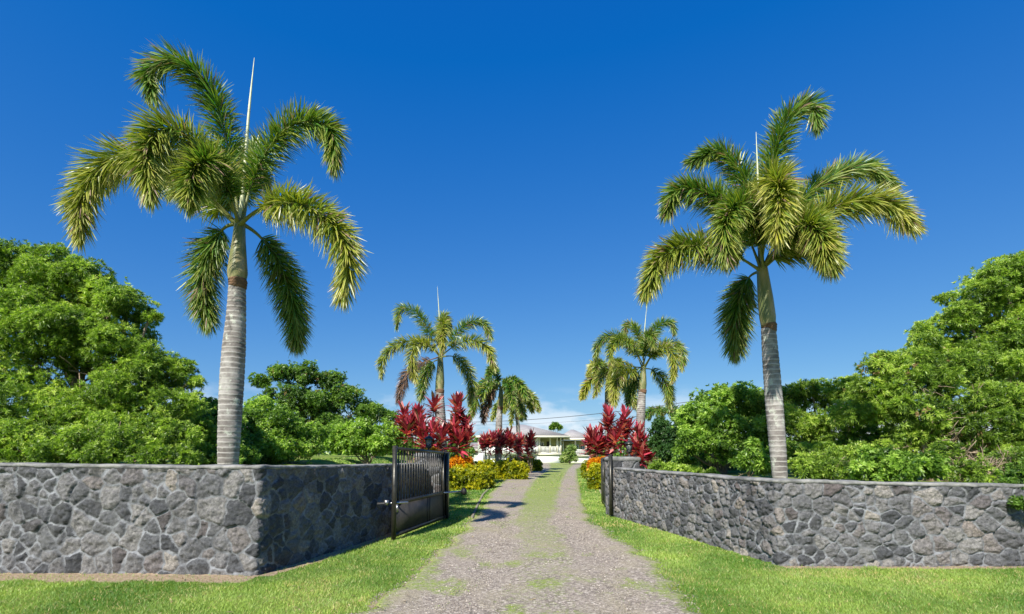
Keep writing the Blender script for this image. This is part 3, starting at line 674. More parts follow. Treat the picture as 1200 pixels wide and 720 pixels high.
# second right
palm('middle-distance palm right of the driveway with a pale trunk and tall spear', [(750, 530, 10.5), (750.5, 500, 10.5), (751.5, 475, 10), (752.5, 458, 8.5)],
     [(752.5, 458, 9), (753, 450, 9.5), (753.5, 440, 7.5), (754, 430, 5.5)],
     [([(750, 402, .5), (744, 384, .8), (735, 380, 1.0), (731, 392, 1.1)], .2, 0),
      ([(740, 405, 0), (719, 393, -.1), (702, 402, -.2), (698, 420, -.2)], .25, 0),
      ([(742, 408, -.8), (728, 398, -1.4), (716, 408, -1.7), (716, 428, -1.8)], .4, 0),
      ([(732, 430, .6), (708, 436, .8), (697, 462, .9)], .5, 0),
      ([(740, 436, -.5), (724, 444, -.8), (720, 472, -.9)], .68, 0),
      ([(746, 440, .2), (740, 455, .3), (737, 472, .3)], .1, 0),
      ([(762, 400, .1), (774, 379, .1), (787, 378, 0), (790, 389, 0)], .12, 0),
      ([(768, 412, .2), (784, 402, .3), (799, 410, .3), (799, 430, .3)], .25, 0),
      ([(768, 412, -.6), (782, 408, -1.0), (790, 420, -1.2), (788, 445, -1.3)], .6, 0),
      ([(765, 434, .2), (780, 449, .2), (786, 475, .2)], .3, 0),
      ([(756, 402, -.5), (762, 392, -1.2), (766, 405, -1.5)], .2, 0)],
     [(754.5, 400, 0), (758, 357, 0)], 24.6, .9, 4, 760, .48, .036, nseg=2)
def auto_fronds(cx, cy, R_, seed, nf=9, yel=.35, dead=0):
    r_ = np.random.default_rng(seed); out = []
    for k in range(nf):
        a = k / nf * 2 * math.pi + r_.uniform(-.25, .25); up = r_.uniform(.35, 1.15) if k % 2 else r_.uniform(-.1, .5)
        hx, dy = math.cos(a), math.sin(a); rr = R_ * r_.uniform(.85, 1.05)
        pt_ = []
        for s_, q in ((.35, 1), (.7, 1), (1.0, 1)):
            h = up * s_ * rr * 1.2 - 1.15 * rr * s_ ** 2.3
            pt_.append((cx + hx * rr * s_ * (1 - .25 * s_ * up), cy - h, -dy * s_ * 2.4))
        out.append((pt_, float(np.clip(yel + r_.normal(0, .2) - up * .2, 0, .8)), 0))
    if dead: out.append(([(cx - 8, cy + 6, 0), (cx - 17, cy + 18, 0), (cx - 20, cy + 40, 0)], .2, 1))
    return out
palm('far palm left of the driveway with a brown hanging frond, beside the darker small palm', [(584, 530, 8), (584.5, 505, 8), (585, 490, 7.5), (586, 478, 6.2)], [(586, 478, 6.6), (586.5, 470, 6.8), (587, 460, 5), (587, 454, 4)],
     auto_fronds(587, 452, 43, 5, 9, .4, 1), None, 32, .9, 5, 420, .5, .075, nseg=2)
palm('farthest palm on the left, thin dark trunk in front of the house roof', [(609, 535, 5), (608, 515, 5), (607, 500, 4.6), (606, 490, 4.2)], [(606, 490, 5), (606, 482, 5.2), (606, 474, 4), (606, 468, 3)],
     auto_fronds(606, 464, 32, 8, 8, .5), None, 38, .9, 6, 380, .5, .08, nseg=2)
palm('far palm half hidden behind the pale-trunked palm on the right', [(714, 530, 9), (713.5, 505, 9), (713, 485, 8), (712.5, 470, 7)], [(712.5, 470, 7.4), (712.5, 462, 7.6), (712.5, 450, 5.8), (712.5, 442, 4.6)],
     auto_fronds(712, 440, 36, 9, 8, .45), None, 30, .9, 7, 420, .5, .07, nseg=2)

# ------------------------------------------------------------------ trees and shrubs
def leafcloud(r_, Cn, Od, k, Ln, Wd, smin, smax, pal, tone, droop=.12):
    """k leaves around every tuft"""
    n = len(Cn); Cn = np.repeat(Cn, k, 0); Od = np.repeat(Od, k, 0); N_ = n * k
    rv = r_.normal(0, 1, (N_, 3)); perp = nrm(rv - (rv * Od).sum(1, keepdims=True) * Od)
    a = r_.uniform(smin, smax, N_)[:, None]; D = nrm(Od * np.cos(a) + perp * np.sin(a))
    L_ = Ln * r_.uniform(.65, 1.25, N_)[:, None]; W_ = Wd * r_.uniform(.7, 1.2, N_)[:, None]
    Sd = nrm(np.cross(D, Od) + r_.normal(0, .35, (N_, 3)))
    B = Cn + D * L_ * .12; T = Cn + D * L_; T[:, 2] -= droop * L_[:, 0]; Md = Cn + D * L_ * .5 + np.cross(Sd, D) * L_ * .04
    V = np.stack([B, Md + Sd * W_ / 2, T, Md - Sd * W_ / 2], 1).reshape(-1, 3)
    F = np.arange(N_ * 4).reshape(-1, 4)
    t = np.clip(np.repeat(tone, k) + r_.normal(0, .16, N_), 0, 1)[:, None]
    pal = np.array(pal); c = np.where(t < .5, pal[0] + (pal[1] - pal[0]) * t * 2, pal[1] + (pal[2] - pal[1]) * (t * 2 - 1))
    return V, F, np.repeat(c, 4, 0)
def limbs(r_, base, targets, r0, b, sub=0, sag=.15):
    for tg, rl in targets:
        d = tg - base; m = 9; t = np.linspace(0, 1, m)[:, None]
        c = base + d * t; ln = np.linalg.norm(d)
        bow = np.array([d[0], d[1], 0]) * .0; c[:, 2] += np.sin(t[:, 0] * math.pi) * ln * -.06 + 0
        c[1:-1] += r_.normal(0, .035 * ln, (m - 2, 3)) * .6
        c[:, 0:2] = base[0:2] + (c[:, 0:2] - base[0:2]) * (t ** 1.15)
        rr = np.interp(t[:, 0], [0, .3, 1], [r0, r0 * .55, r0 * .16])
        b.tube(c, rr, 6)
        for _ in range(sub):
            k = r_.integers(3, m - 1); st = c[k]; v = nrm(r_.normal(0, 1, 3) + nrm(d) * .7 + np.array([0, 0, .1])) * rl * r_.uniform(.6, 1.15)
            tt = np.linspace(0, 1, 6)[:, None]; cc = st + v * tt + np.sin(tt * math.pi) * r_.normal(0, .06, 3) * rl
            b.tube(cc, np.interp(tt[:, 0], [0, 1], [rr[k] * .5, .006]), 5)
            for __ in range(2):
                s2 = cc[r_.integers(2, 5)]; v2 = nrm(nrm(v) + r_.normal(0, .6, 3)) * rl * .5; b.tube([s2, s2 + v2 * .5 + [0, 0, .02], s2 + v2], [rr[k] * .22 + .003, rr[k] * .15 + .003, .004], 4)
PAL_F = [(.045, .095, .014), (.23, .36, .045), (.5, .6, .13)]      # feathery trees, warm light green
PAL_D = [(.035, .08, .014), (.14, .26, .04), (.28, .42, .07)]         # darker round trees
PAL_B = [(.045, .11, .014), (.22, .37, .05), (.44, .58, .12)]
PAL_Y = [(.09, .14, .008), (.3, .32, .01), (.62, .52, .01)]
def tree(name, label, cat, lobes, pal, base, seed, dens=1.0, seat=False, leaf=(.1, .035), k=12, spread=(.5, 1.4), tuft_jit=.1, trunk_r=.12, group=None, sub=2, flat=.85, hole=.0, stems=1, ytop=0.5, back=.45, dry=0):
    """lobes: [(px, py, r_px, Y)]"""
    r_ = np.random.default_rng(seed); Ls = []
    for (a, b_, rp, Y_) in lobes: Ls.append((P(a, b_, Y_), rp * Y_ / FPX * 1.06))
    bx, by = base; bz = float(H(bx, by)); org = (bx, by, bz)
    if seat:
        extra = []
        for c, r1 in Ls:
            g_ = float(H(c[0], c[1]))
            while c[2] - r1 * .55 > g_:
                c = c - np.array([0, 0, r1 * .8]); extra.append((c, r1 * 1.05))
        Ls += extra
    o = thing(name, label, cat, org, group)
    Cs, Os, Ts = [], [], []
    # every lobe gets smaller bumps
    cen = np.array([q[0] for q in Ls]); rad = np.array([q[1] for q in Ls])
    subs = []
    for c, r1 in zip(cen, rad):
        nb = int(r_.integers(17, 24))
        for _ in range(nb):
            v = nrm(r_.normal(0, 1, 3)); v[2] = v[2] * .8 + .08
            subs.append((c + v * r1 * r_.uniform(.5, .95) * np.array([1, 1, flat]), r1 * r_.uniform(.15, .4), r_.uniform(-.25, .25)))
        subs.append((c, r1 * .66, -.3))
    sc_ = np.array([s_[0] for s_ in subs]); sr = np.array([s_[1] for s_ in subs])
    for (c, r1, tn) in subs:
        n = int(dens * 3.6 * 4 * math.pi * r1 * r1 / (leaf[0] ** 2 * 2.6)); n = max(n, 6)
        v = nrm(r_.normal(0, 1, (n, 3))); keep = (v[:, 1] < .35) | (r_.random(n) < back); v = v[keep]; n = len(v)
        nz_ = np.sin(v[:, 0] * 7 + c[0] * 3) * np.sin(v[:, 1] * 6 + c[1] * 5) * np.sin(v[:, 2] * 8 + c[2] * 4)
        rr = r1 * (r_.uniform(.72, 1.0, n) + nz_ * .16 + np.where(r_.random(n) < .13, r_.uniform(.1, .75, n), 0))
        p = c + v * rr[:, None] * np.array([1, 1, flat])
        # drop what lies deep inside another bump
        D = np.linalg.norm((p[:, None] - sc_[None]) / np.array([1, 1, flat]), axis=2) / sr[None]; dm = D.min(1)
        kp = (dm > .62)
        if hole: kp &= vnoise(p[:, 0] * 1.7 + seed, p[:, 2] * 1.7 + p[:, 1], seed) > hole
        kp &= p[:, 2] > H(p[:, 0], p[:, 1]) + .03
        p = p[kp]; v = v[kp]
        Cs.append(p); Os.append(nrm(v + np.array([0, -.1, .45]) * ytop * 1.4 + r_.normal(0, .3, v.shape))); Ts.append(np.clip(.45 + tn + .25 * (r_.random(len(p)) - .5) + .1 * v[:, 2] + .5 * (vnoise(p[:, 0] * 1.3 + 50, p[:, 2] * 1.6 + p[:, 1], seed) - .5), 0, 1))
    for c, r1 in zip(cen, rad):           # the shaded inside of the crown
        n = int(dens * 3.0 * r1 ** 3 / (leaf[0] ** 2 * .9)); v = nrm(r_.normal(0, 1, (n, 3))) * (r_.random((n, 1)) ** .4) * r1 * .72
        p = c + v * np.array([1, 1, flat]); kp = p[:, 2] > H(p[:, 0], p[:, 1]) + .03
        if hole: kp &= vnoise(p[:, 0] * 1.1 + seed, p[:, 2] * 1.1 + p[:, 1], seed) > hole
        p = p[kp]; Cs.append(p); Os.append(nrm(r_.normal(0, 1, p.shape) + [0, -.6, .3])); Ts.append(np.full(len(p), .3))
    Cs = np.concatenate(Cs); Os = np.concatenate(Os); Ts = np.concatenate(Ts)
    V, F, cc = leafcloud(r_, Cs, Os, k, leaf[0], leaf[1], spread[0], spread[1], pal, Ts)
    if dry:
        md = np.repeat(r_.random(len(Cs)) < dry, k * 4); cc[md] = np.array([.3, .2, .1]) * .9
    b = MB()
    tg = [(c * .92 + np.array([bx, by, c[2]]) * .08, r1) for c, r1 in zip(cen, rad)]
    for s_ in range(stems):
        bb = np.array([bx + (s_ - (stems - 1) / 2) * .35, by + r_.uniform(-.1, .1), bz - .08])
        limbs(r_, bb, tg[s_::stems], trunk_r, b, sub)
    b.build('trunk', MAT['bark'], o, org, True)
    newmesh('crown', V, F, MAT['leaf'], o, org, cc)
    return o, len(F)
NL = 0
G1 = 'trees and bushes behind the left wall'; G2 = 'trees and bushes behind the right wall'
def T(*a, **k):
    global NL
    o, n = tree(*a, **k); NL += n; return o
T('feathery_tree', 'big feathery light-green tree filling the left edge above the wall', 'tree',
  [(-70, 340, 85, 13.5), (5, 320, 42, 13), (50, 325, 36, 12.6), (85, 345, 42, 13.2), (122, 350, 30, 12.8), (152, 365, 26, 13), (60, 390, 62, 12.4), (125, 410, 48, 12.5), (180, 372, 9, 12.6), (165, 395, 18, 13), (185, 440, 36, 12.6), (-10, 430, 70, 12), (30, 480, 55, 11.6), (215, 430, 13, 12.6), (232, 447, 8, 12.6), (110, 480, 50, 12), (-60, 500, 70, 12), (170, 490, 38, 12), (98, 322, 26, 12.6), (60, 303, 22, 12.8), (15, 298, 24, 12.6), (138, 350, 26, 12.4), (170, 420, 30, 12.4), (150, 455, 40, 12), (200, 475, 32, 12), (30, 360, 40, 12), (90, 380, 40, 12)],
  PAL_F, (-10.5, 13), 11, dens=.62, leaf=(.1, .02), k=17, spread=(.35, 1.35), trunk_r=.16, group=G1, sub=4, flat=.72, hole=.12, stems=3)
T('green_bush', 'low leafy bush along the left wall top, foot of the feathery tree', 'bush',
  [(30, 520, 32, 10.4), (90, 522, 30, 10.5), (150, 520, 30, 10.4), (205, 515, 28, 10.8), (60, 535, 22, 10), (120, 535, 22, 10), (180, 535, 22, 10), (215, 535, 18, 10.2), (-20, 520, 35, 10.2), (130, 505, 24, 11)], PAL_F, (-8.6, 10.5), 12, dens=.62, leaf=(.085, .02), k=15, trunk_r=.05, group=G1, sub=3, flat=.8, stems=3)
T('green_bush', 'rounded green bush directly left of the near left palm trunk', 'bush',
  [(228, 485, 27, 14.5), (247, 510, 32, 14), (218, 520, 24, 13.6), (250, 480, 16, 14.8), (235, 500, 30, 13.8), (262, 520, 24, 14), (262, 495, 22, 14.4), (240, 535, 20, 13), (262, 538, 18, 13), (225, 536, 20, 12.6), (283, 536, 16, 14)], PAL_B, (-8.6, 14.3), 13, dens=.7, leaf=(.095, .038), k=11, trunk_r=.06, group=G1)
T('green_bush', 'bright leafy bush right of the near left palm trunk', 'bush',
  [(295, 500, 34, 17), (325, 505, 32, 17.4), (350, 515, 28, 18), (300, 525, 30, 16.5), (335, 525, 24, 17), (308, 478, 16, 17.5), (368, 522, 14, 18)], PAL_B, (-7.9, 17.2), 14, dens=.7, leaf=(.11, .042), k=11, trunk_r=.07, group=G1, stems=2)
T('spreading_tree', 'dark spreading tree with a ragged top between the left palms', 'tree',
  [(305, 447, 11, 27), (330, 436, 16, 27), (358, 440, 20, 27.5), (385, 445, 17, 28), (405, 462, 19, 28), (345, 468, 26, 27), (378, 475, 26, 28), (320, 462, 13, 27), (425, 480, 16, 28.5), (390, 500, 24, 28), (340, 497, 24, 27.5)], PAL_D, (-11.2, 27.5), 15, dens=.75, leaf=(.15, .055), k=10, trunk_r=.22, group=G1, sub=4, flat=.72, hole=.14, stems=2, dry=.015)
T('green_bush', 'small dark bush in the gap left of the red ti leaves', 'bush',
  [(443, 485, 12, 32), (458, 490, 10, 32), (432, 492, 10, 32)], PAL_D, (-8.3, 32), 16, dens=.8, leaf=(.22, .09), k=8, trunk_r=.08, group=G1)
T('round_shrub', 'broad rounded shrub on the lawn left of the gate', 'shrub',
  [(402, 511, 18, 22), (425, 507, 19, 22), (450, 510, 18, 22), (392, 520, 11, 21.8), (415, 520, 15, 21.6), (440, 522, 14, 21.6), (462, 519, 12, 22)], PAL_B, (-6.2, 22), 17, dens=.85, leaf=(.15, .065), k=9, trunk_r=.09, group=G1, flat=.9)
# right side
T('round_tree', 'small blue-green tree between the red ti plants and the bright round tree', 'tree',
  [(776, 503, 15, 21), (788, 515, 16, 21), (770, 520, 11, 21), (785, 530, 14, 20.5), (800, 500, 12, 21)], [(.02, .06, .015), (.05, .12, .03), (.11, .2, .05)], (6.4, 21), 18, dens=.85, leaf=(.15, .06), k=9, trunk_r=.08, group=G2)
T('round_tree', 'bright broad-leaved round tree left of the near right palm trunk', 'tree',
  [(835, 472, 24, 15.5), (865, 470, 25, 15.5), (885, 480, 26, 15.8), (812, 490, 22, 15.5), (845, 500, 30, 15), (875, 510, 28, 15), (815, 515, 22, 15), (850, 525, 20, 14.8), (895, 500, 20, 15.5), (800, 530, 11, 15)], PAL_B, (6.3, 15.6), 19, dens=.72, leaf=(.105, .046), k=11, trunk_r=.1, group=G2, sub=2, flat=.9, stems=2)
T('feathery_tree', 'wide feathery tree just right of the near right palm trunk', 'tree',
  [(930, 468, 26, 14.5), (960, 463, 26, 14.5), (990, 470, 28, 14.5), (1020, 480, 26, 14), (940, 500, 30, 14), (975, 505, 30, 13.6), (1010, 515, 30, 13.4), (925, 530, 20, 13.4), (965, 535, 22, 13), (905, 470, 22, 14.4), (915, 495, 26, 14), (945, 455, 16, 14.2), (1000, 452, 18, 14), (985, 530, 26, 13)], PAL_F, (8.6, 14.2), 20, dens=.62, leaf=(.1, .021), k=17, spread=(.35, 1.35), trunk_r=.1, group=G2, sub=4, flat=.75, hole=.1, stems=2)
T('feathery_tree', 'tallest feathery tree at the right edge, dark green against the sky', 'tree',
  [(1175, 340, 36, 13), (1210, 335, 50, 13), (1140, 368, 26, 13), (1108, 350, 9, 13), (1110, 385, 26, 13), (1080, 388, 13, 13), (1170, 400, 46, 13), (1220, 400, 60, 13), (1125, 420, 38, 13), (1090, 410, 20, 13), (1250, 340, 50, 13), (1168, 325, 26, 12.6), (1197, 312, 26, 12.6), (1150, 345, 28, 12.6), (1125, 368, 18, 12.6), (1085, 400, 16, 12.6), (1150, 430, 40, 12.4)], PAL_F, (13.6, 13.3), 21, dens=.6, leaf=(.1, .021), k=17, spread=(.35, 1.35), trunk_r=.16, group=G2, sub=4, flat=.75, hole=.1, stems=2)
T('feathery_tree', 'pale feathery tree below the tallest one, bare tan branches at its foot', 'tree',
  [(1035, 430, 22, 11.6), (1060, 445, 30, 11.4), (1095, 450, 30, 11.4), (1130, 470, 34, 11.2), (1170, 470, 36, 11.2), (1205, 480, 40, 11), (1075, 485, 34, 11.2), (1040, 475, 25, 11.6), (1035, 418, 11, 11.6), (1110, 510, 30, 11.2), (1190, 525, 26, 10.8), (1240, 520, 50, 10.8), (1052, 515, 26, 11.4), (1020, 455, 26, 11.8), (1005, 485, 26, 11.8), (1065, 425, 24, 11.6), (1110, 430, 28, 11.6), (1150, 500, 36, 11)], PAL_F, (9.6, 11.2), 22, dens=.6, leaf=(.1, .02), k=17, spread=(.35, 1.35), trunk_r=.11, group=G2, sub=7, flat=.7, hole=.17, stems=4, dry=.01)
T('green_bush', 'low bright bush leaning on the right wall top right of the palm', 'bush',
  [(1035, 540, 22, 9.4), (1062, 545, 20, 9.2), (1088, 548, 18, 9.2), (1010, 550, 18, 9.4), (1050, 555, 20, 9)], PAL_B, (6.9, 9.3), 23, dens=.7, leaf=(.09, .036), k=11, trunk_r=.03, group=G2)
T('green_bush', 'small bush just left of the near right palm trunk base', 'bush',
  [(885, 535, 14, 11), (872, 540, 11, 11), (893, 545, 12, 10.8), (882, 522, 8, 11)], PAL_B, (5.1, 11), 24, dens=.7, leaf=(.1, .036), k=11, trunk_r=.03, group=G2)
T('green_bush', 'dark bush at the right end spilling over the right wall', 'bush',
  [(1195, 560, 16, 7.65), (1180, 568, 9, 7.6), (1215, 575, 20, 7.5), (1198, 590, 9, 7.25), (1235, 560, 26, 7.7)], PAL_D, (7.9, 7.95), 25, dens=.7, leaf=(.07, .028), k=10, trunk_r=.02, group=G2)
T('green_bush', 'low green thicket just over the right wall, right of the palm trunk', 'bush', [(945, 548, 20, 10.4), (975, 550, 22, 10.2), (1000, 535, 20, 10.6), (960, 530, 18, 10.8)], PAL_F, (6.3, 10.4), 41, dens=.62, leaf=(.085, .02), k=15, trunk_r=.03, group=G2, sub=4, stems=2)
T('green_bush', 'scrubby bush with bare tan twigs at the far right behind the wall', 'bush', [(1120, 545, 24, 9.6), (1150, 555, 22, 9.4), (1180, 540, 22, 9.8), (1110, 530, 16, 9.8), (1210, 545, 26, 9.6)], PAL_F, (8.9, 9.6), 42, dens=.4, leaf=(.085, .02), k=14, trunk_r=.04, group=G2, sub=20, stems=4, hole=.36)
T('green_bush', 'dark undergrowth below the bright round tree', 'bush', [(800, 538, 13, 17.5), (825, 540, 14, 17.5), (850, 542, 14, 17.3), (880, 545, 14, 17)], PAL_D, (6.6, 17.3), 43, dens=.7, leaf=(.14, .06), k=9, trunk_r=.03, group=G2)
# far trees
T('small_tree', 'thin sparse tree beyond the house roof', 'tree', [(651, 498, 2.2, 90), (647, 501, 1.6, 90), (655, 501, 1.8, 90)], PAL_D, (7.6, 90), 26, dens=.12, leaf=(.5, .25), k=6, trunk_r=.12, sub=2)
T('small_tree', 'dark round tree far off, just left of the house', 'tree', [(540, 525, 9, 60), (548, 530, 8, 60), (530, 530, 9, 60)], PAL_D, (-5.6, 60), 27, dens=.8, leaf=(.4, .2), k=7, trunk_r=.12, sub=1)
T('flowering_shrub', 'pale leafy shrub in front of the house between the two porches', 'shrub', [(665, 531, 6, 62), (670, 526, 5, 62), (662, 537, 6, 62), (672, 536, 6, 62)], [(.08, .16, .03), (.22, .32, .08), (.55, .58, .3)], (7.0, 62), 28, dens=.9, leaf=(.22, .1), k=7, trunk_r=.06)
# far mass of trees along the sides, behind everything
for k, (px, Yv, rp, lab) in enumerate([(240, 45, 20, 'dark distant tree seen left of the spreading tree'), (470, 48, 13, 'distant tree just behind the dead palm frond'), (820, 40, 18, 'distant tree behind the bright round tree'), (900, 42, 18, 'distant tree behind the near right palm trunk'), (770, 60, 12, 'distant tree at the foot of the small far palm crown'), (500, 60, 10, 'distant tree behind the left red ti plants')]):
    T('small_tree', lab, 'tree', [(px, 520, rp, Yv), (px - rp * .8, 528, rp * .8, Yv), (px + rp * .8, 527, rp * .8, Yv)], PAL_D, (float(P(px, 520, Yv)[0]), Yv), 60 + k, dens=.6, leaf=(.35, .16), k=7, trunk_r=.12, sub=1, group='distant trees')

def wood():
    r_ = np.random.default_rng(5); n = 5200; a = r_.uniform(-1.15, 1.15, n); d = r_.uniform(95, 125, n); hgt = 2.2 + 2.6 * fbm(a * 14, a * 0, 4, 8)
    keep = np.abs(a - .06) > .05; a, d, hgt = a[keep], d[keep], hgt[keep]; n = len(a)
    x = d * np.sin(a); y = d * np.cos(a); z = H(x, y) + r_.random(n) * hgt
    V, F, cc = leafcloud(r_, np.stack([x, y, z], -1), nrm(r_.normal(0, .4, (n, 3)) + [0, -.5, .8]), 9, 1.0, .5, .3, 1.5, PAL_D, r_.random(n))
    o = newmesh('distant_wood', V, F, MAT['leaf'], cols=cc); tag(o, 'low dark distant wood along the horizon', 'wood', kind='stuff')
wood()
# small far palm crown on the right
def small_palm():
    Yv = 34; hub = P(777, 488, Yv); g = float(H(hub[0], Yv)); org = (hub[0], Yv, g)
    o = thing('young_palm', 'small green palm crown peeking over the blue-green tree on the right', 'palm tree', org)
    MB().tube([(hub[0], Yv, g - .1), (hub[0], Yv, (g + hub[2]) / 2), tuple(hub)], [.14, .12, .09], 10).build('trunk', MAT['palm_trunk'], o, org, True)
    for k in range(9):
        a = k * .7; v = np.array([math.cos(a), math.sin(a) * .8, 0]); 
        frond([hub + v * .5 + [0, 0, .45], hub + v * 1.0 + [0, 0, .4], hub + v * 1.4 + [0, 0, -.1]], hub, o, org, .1, 900 + k, 140, .4, .06, False, .02, 2)
small_palm()

# ------------------------------------------------------------------ ti plants, crotons, yellow shrubs
def ti_plant(label, heads, Yv, base_px, seed, hl=.72, leafl=.42, per=68, group=None, name='ti_plant'):
    r_ = np.random.default_rng(seed); bx = float(P(base_px, 530, Yv)[0]); g = float(H(bx, Yv)); org = (bx, Yv, g)
    o = thing(name, label, 'ti plant', org, group); st = MB(); V_, F_, C_ = [], [], []; n0 = 0
    for (px, py, dy) in heads:
        c = P(px, py, Yv + dy); top = c + [0, 0, hl * .12]; lean = np.array([(c[0] - bx) * .25, r_.uniform(-.1, .1), 0])
        bot = c - lean * hl - [0, 0, hl * .5]
        g0 = np.array([bx + (c[0] - bx) * .35, Yv + dy * .4, g - .05])
        st.tube(spline([g0, g0 * .5 + bot * .5 + [r_.uniform(-.08, .08), 0, 0], bot, top], 14)[0], np.linspace(.03, .014, 14), 7)
        n = per; t = r_.random(n); B = bot + (top - bot) * t[:, None]
        az = np.arange(n) * 2.4 + r_.uniform(0, .4, n); el = np.interp(t, [0, .5, 1], [.0, .5, 1.2]) + r_.normal(0, .16, n)
        D = np.stack([np.cos(az) * np.cos(el), np.sin(az) * np.cos(el), np.sin(el)], -1) + lean * .5; D = nrm(D)
        Sd = nrm(np.cross(D, np.array([0, 0, 1.]) + r_.normal(0, .15, (n, 3))))
        V, F, s_ = ribbons(B, D, leafl * r_.uniform(.75, 1.15, n), np.full(n, leafl * .23), Sd, r_.uniform(.05, .35, n) * (1.1 - t), 4, (.25, .85, 1, .7, .05))
        tn = r_.random(n)[:, None]; cc = np.array([.17, .014, .035]) * (1 - tn) + np.array([.56, .07, .12]) * tn
        cc = np.where(r_.random((n, 1)) < .16, np.array([.7, .26, .25]), cc); cc = np.where(r_.random((n, 1)) < .1, np.array([.09, .06, .03]), cc)
        cc = np.repeat(cc, 10, 0)
        V_.append(V); F_.append(F + n0); C_.append(cc); n0 += len(V)
    st.build('stem', MAT['bark'], o, org, True)
    newmesh('foliage', np.concatenate(V_), np.concatenate(F_), MAT['ti'], o, org, np.concatenate(C_))
    return o
GT = 'red ti plants beside the driveway'
ti_plant('red ti plant at the left end of the row behind the gate', [(473, 487, 0), (478, 503, -.3), (485, 498, .2), (470, 500, .3), (490, 490, .3)], 22.3, 478, 1, 1.1, .62, group=GT)
ti_plant('red ti plant in front of the palm trunk behind the gate', [(497, 512, 0), (493, 500, .2), (509, 474, .1), (508, 508, -.2), (519, 513, -.3), (500, 522, -.2)], 21.9, 504, 2, 1.1, .62, group=GT)
ti_plant('tallest red ti plant, right end of the row behind the gate', [(536, 474, 0), (537, 488, .1), (532, 503, -.1), (545, 500, .2), (538, 515, -.3), (548, 513, .1), (527, 510, .2)], 22.1, 536, 3, 1.1, .62, group=GT)
ti_plant('twin-plumed tall red ti plant beside the right pillar', [(713, 490, 0), (712, 500, .3), (733, 490, .1), (728, 503, -.1), (736, 505, .2), (720, 515, -.3), (712, 522, .2)], 22.6, 722, 4, 1.15, .6, group=GT)
ti_plant('low red ti plant on the driveway side of the right pillar', [(692, 513, 0), (698, 520, -.2), (702, 512, .2), (706, 524, .1), (690, 522, .3)], 22.9, 700, 5, 1.0, .58, group=GT)
ti_plant('red ti plant drooping over the right pillar toward the round tree', [(748, 510, 0), (756, 522, .1), (745, 522, -.2), (752, 532, -.3), (740, 530, .2), (762, 534, .1)], 22.4, 748, 6, 1.0, .58, group=GT)
for k, (hs_, bp, lab) in enumerate([([(568, 516, 0), (573, 520, .2), (565, 523, .1), (577, 514, 0)], 570, 'far red ti plant nearest the stair, in front of the house'),
    ([(584, 512, 0), (590, 516, .2), (580, 518, .1), (586, 521, 0)], 585, 'far red ti plant in front of the far left palm trunk'),
    ([(596, 511, 0), (601, 516, .2), (593, 516, .1), (598, 522, 0)], 597, 'far red ti plant in front of the white house wall'),
    ([(608, 519, 0), (611, 517, .2), (606, 528, .1)], 609, 'dark small red ti plant at the thin far palm'),
    ([(623, 513, 0), (620, 519, .2), (624, 523, .1), (618, 529, 0)], 621, 'far red ti plant standing apart, nearest the porch')]):
    ti_plant(lab, hs_, 31 + k * .8, bp, 10 + k, .9, .6, 60, group=GT)
def bush(name, label, cat, lobes, pal, base, seed, group=None, leaf=(.1, .05), k=9, dens=.8, flat=.8):
    T(name, label, cat, lobes, pal, base, seed, dens=dens, leaf=leaf, k=k, trunk_r=.02, sub=1, flat=flat, group=group, back=.6, seat=True)
def gx(px, Yv): return float(P(px, 530, Yv)[0])
PAL_O = [(.3, .08, .005), (.62, .25, .01), (.8, .5, .03)]
bush('croton', 'orange croton at the foot of the left red ti plants', 'shrub', [(534, 540, 6, 21.8), (542, 543, 5, 21.7), (530, 545, 6, 21.7), (548, 541, 4, 21.8)], PAL_O, (gx(537, 21.8), 21.8), 30, 'orange crotons', (.16, .07), 8)
bush('croton', 'orange croton behind the right gate leaf', 'shrub', [(700, 541, 3.5, 21.9), (706, 541, 4, 21.9), (694, 542, 2.5, 21.9), (712, 543, 3, 21.9)], PAL_O, (gx(702, 21.9), 21.9), 31, 'orange crotons', (.16, .07), 8)
bush('croton', 'yellow-orange croton seen through the gate bars by the lantern', 'shrub', [(505, 531, 5, 15.8), (511, 535, 5, 15.8), (499, 535, 5, 15.8)], PAL_O, (gx(505, 15.8), 15.8), 32, 'orange crotons', (.16, .07), 8)
GY = 'yellow-green groundcover shrubs along the driveway'
bush('yellow_shrub', 'nearest yellow-green shrub left of the driveway', 'shrub', [(533, 558, 12, 21), (547, 558, 12, 21), (562, 559, 10, 21), (541, 551, 11, 21.6), (557, 552, 11, 21.6), (524, 558, 11, 20.8), (515, 560, 10, 20.8), (572, 556, 7, 21.6)], PAL_Y, (gx(545, 21), 21), 33, GY)
bush('yellow_shrub', 'second yellow-green shrub on the left, under the far palms', 'shrub', [(560, 546, 7, 27), (573, 545, 7, 27), (588, 545, 7, 27), (602, 546, 7, 27), (613, 547, 5, 27)], PAL_Y, (gx(585, 27), 27), 34, GY, (.14, .07))
bush('yellow_shrub', 'farthest left yellow-green shrub beside the white foundation', 'shrub', [(600, 541, 6, 38), (612, 540, 6, 38), (622, 541, 6, 38), (630, 543, 4, 38)], PAL_Y, (gx(613, 38), 38), 35, GY, (.18, .09))
bush('yellow_shrub', 'yellow-green shrub right of the driveway by the gate leaf', 'shrub', [(700, 551, 10, 21.4), (711, 549, 10, 21.4), (700, 560, 7, 21.2), (712, 561, 9, 21.2), (722, 552, 10, 21.4)], PAL_Y, (gx(709, 21.4), 21.4), 36, GY)
bush('yellow_shrub', 'farther yellow-green shrub on the right below the far porch', 'shrub', [(692, 545, 6, 28), (700, 543, 7, 28), (687, 547, 4, 28), (708, 543, 7, 28)], PAL_Y, (gx(699, 30), 30), 37, GY, (.15, .07))
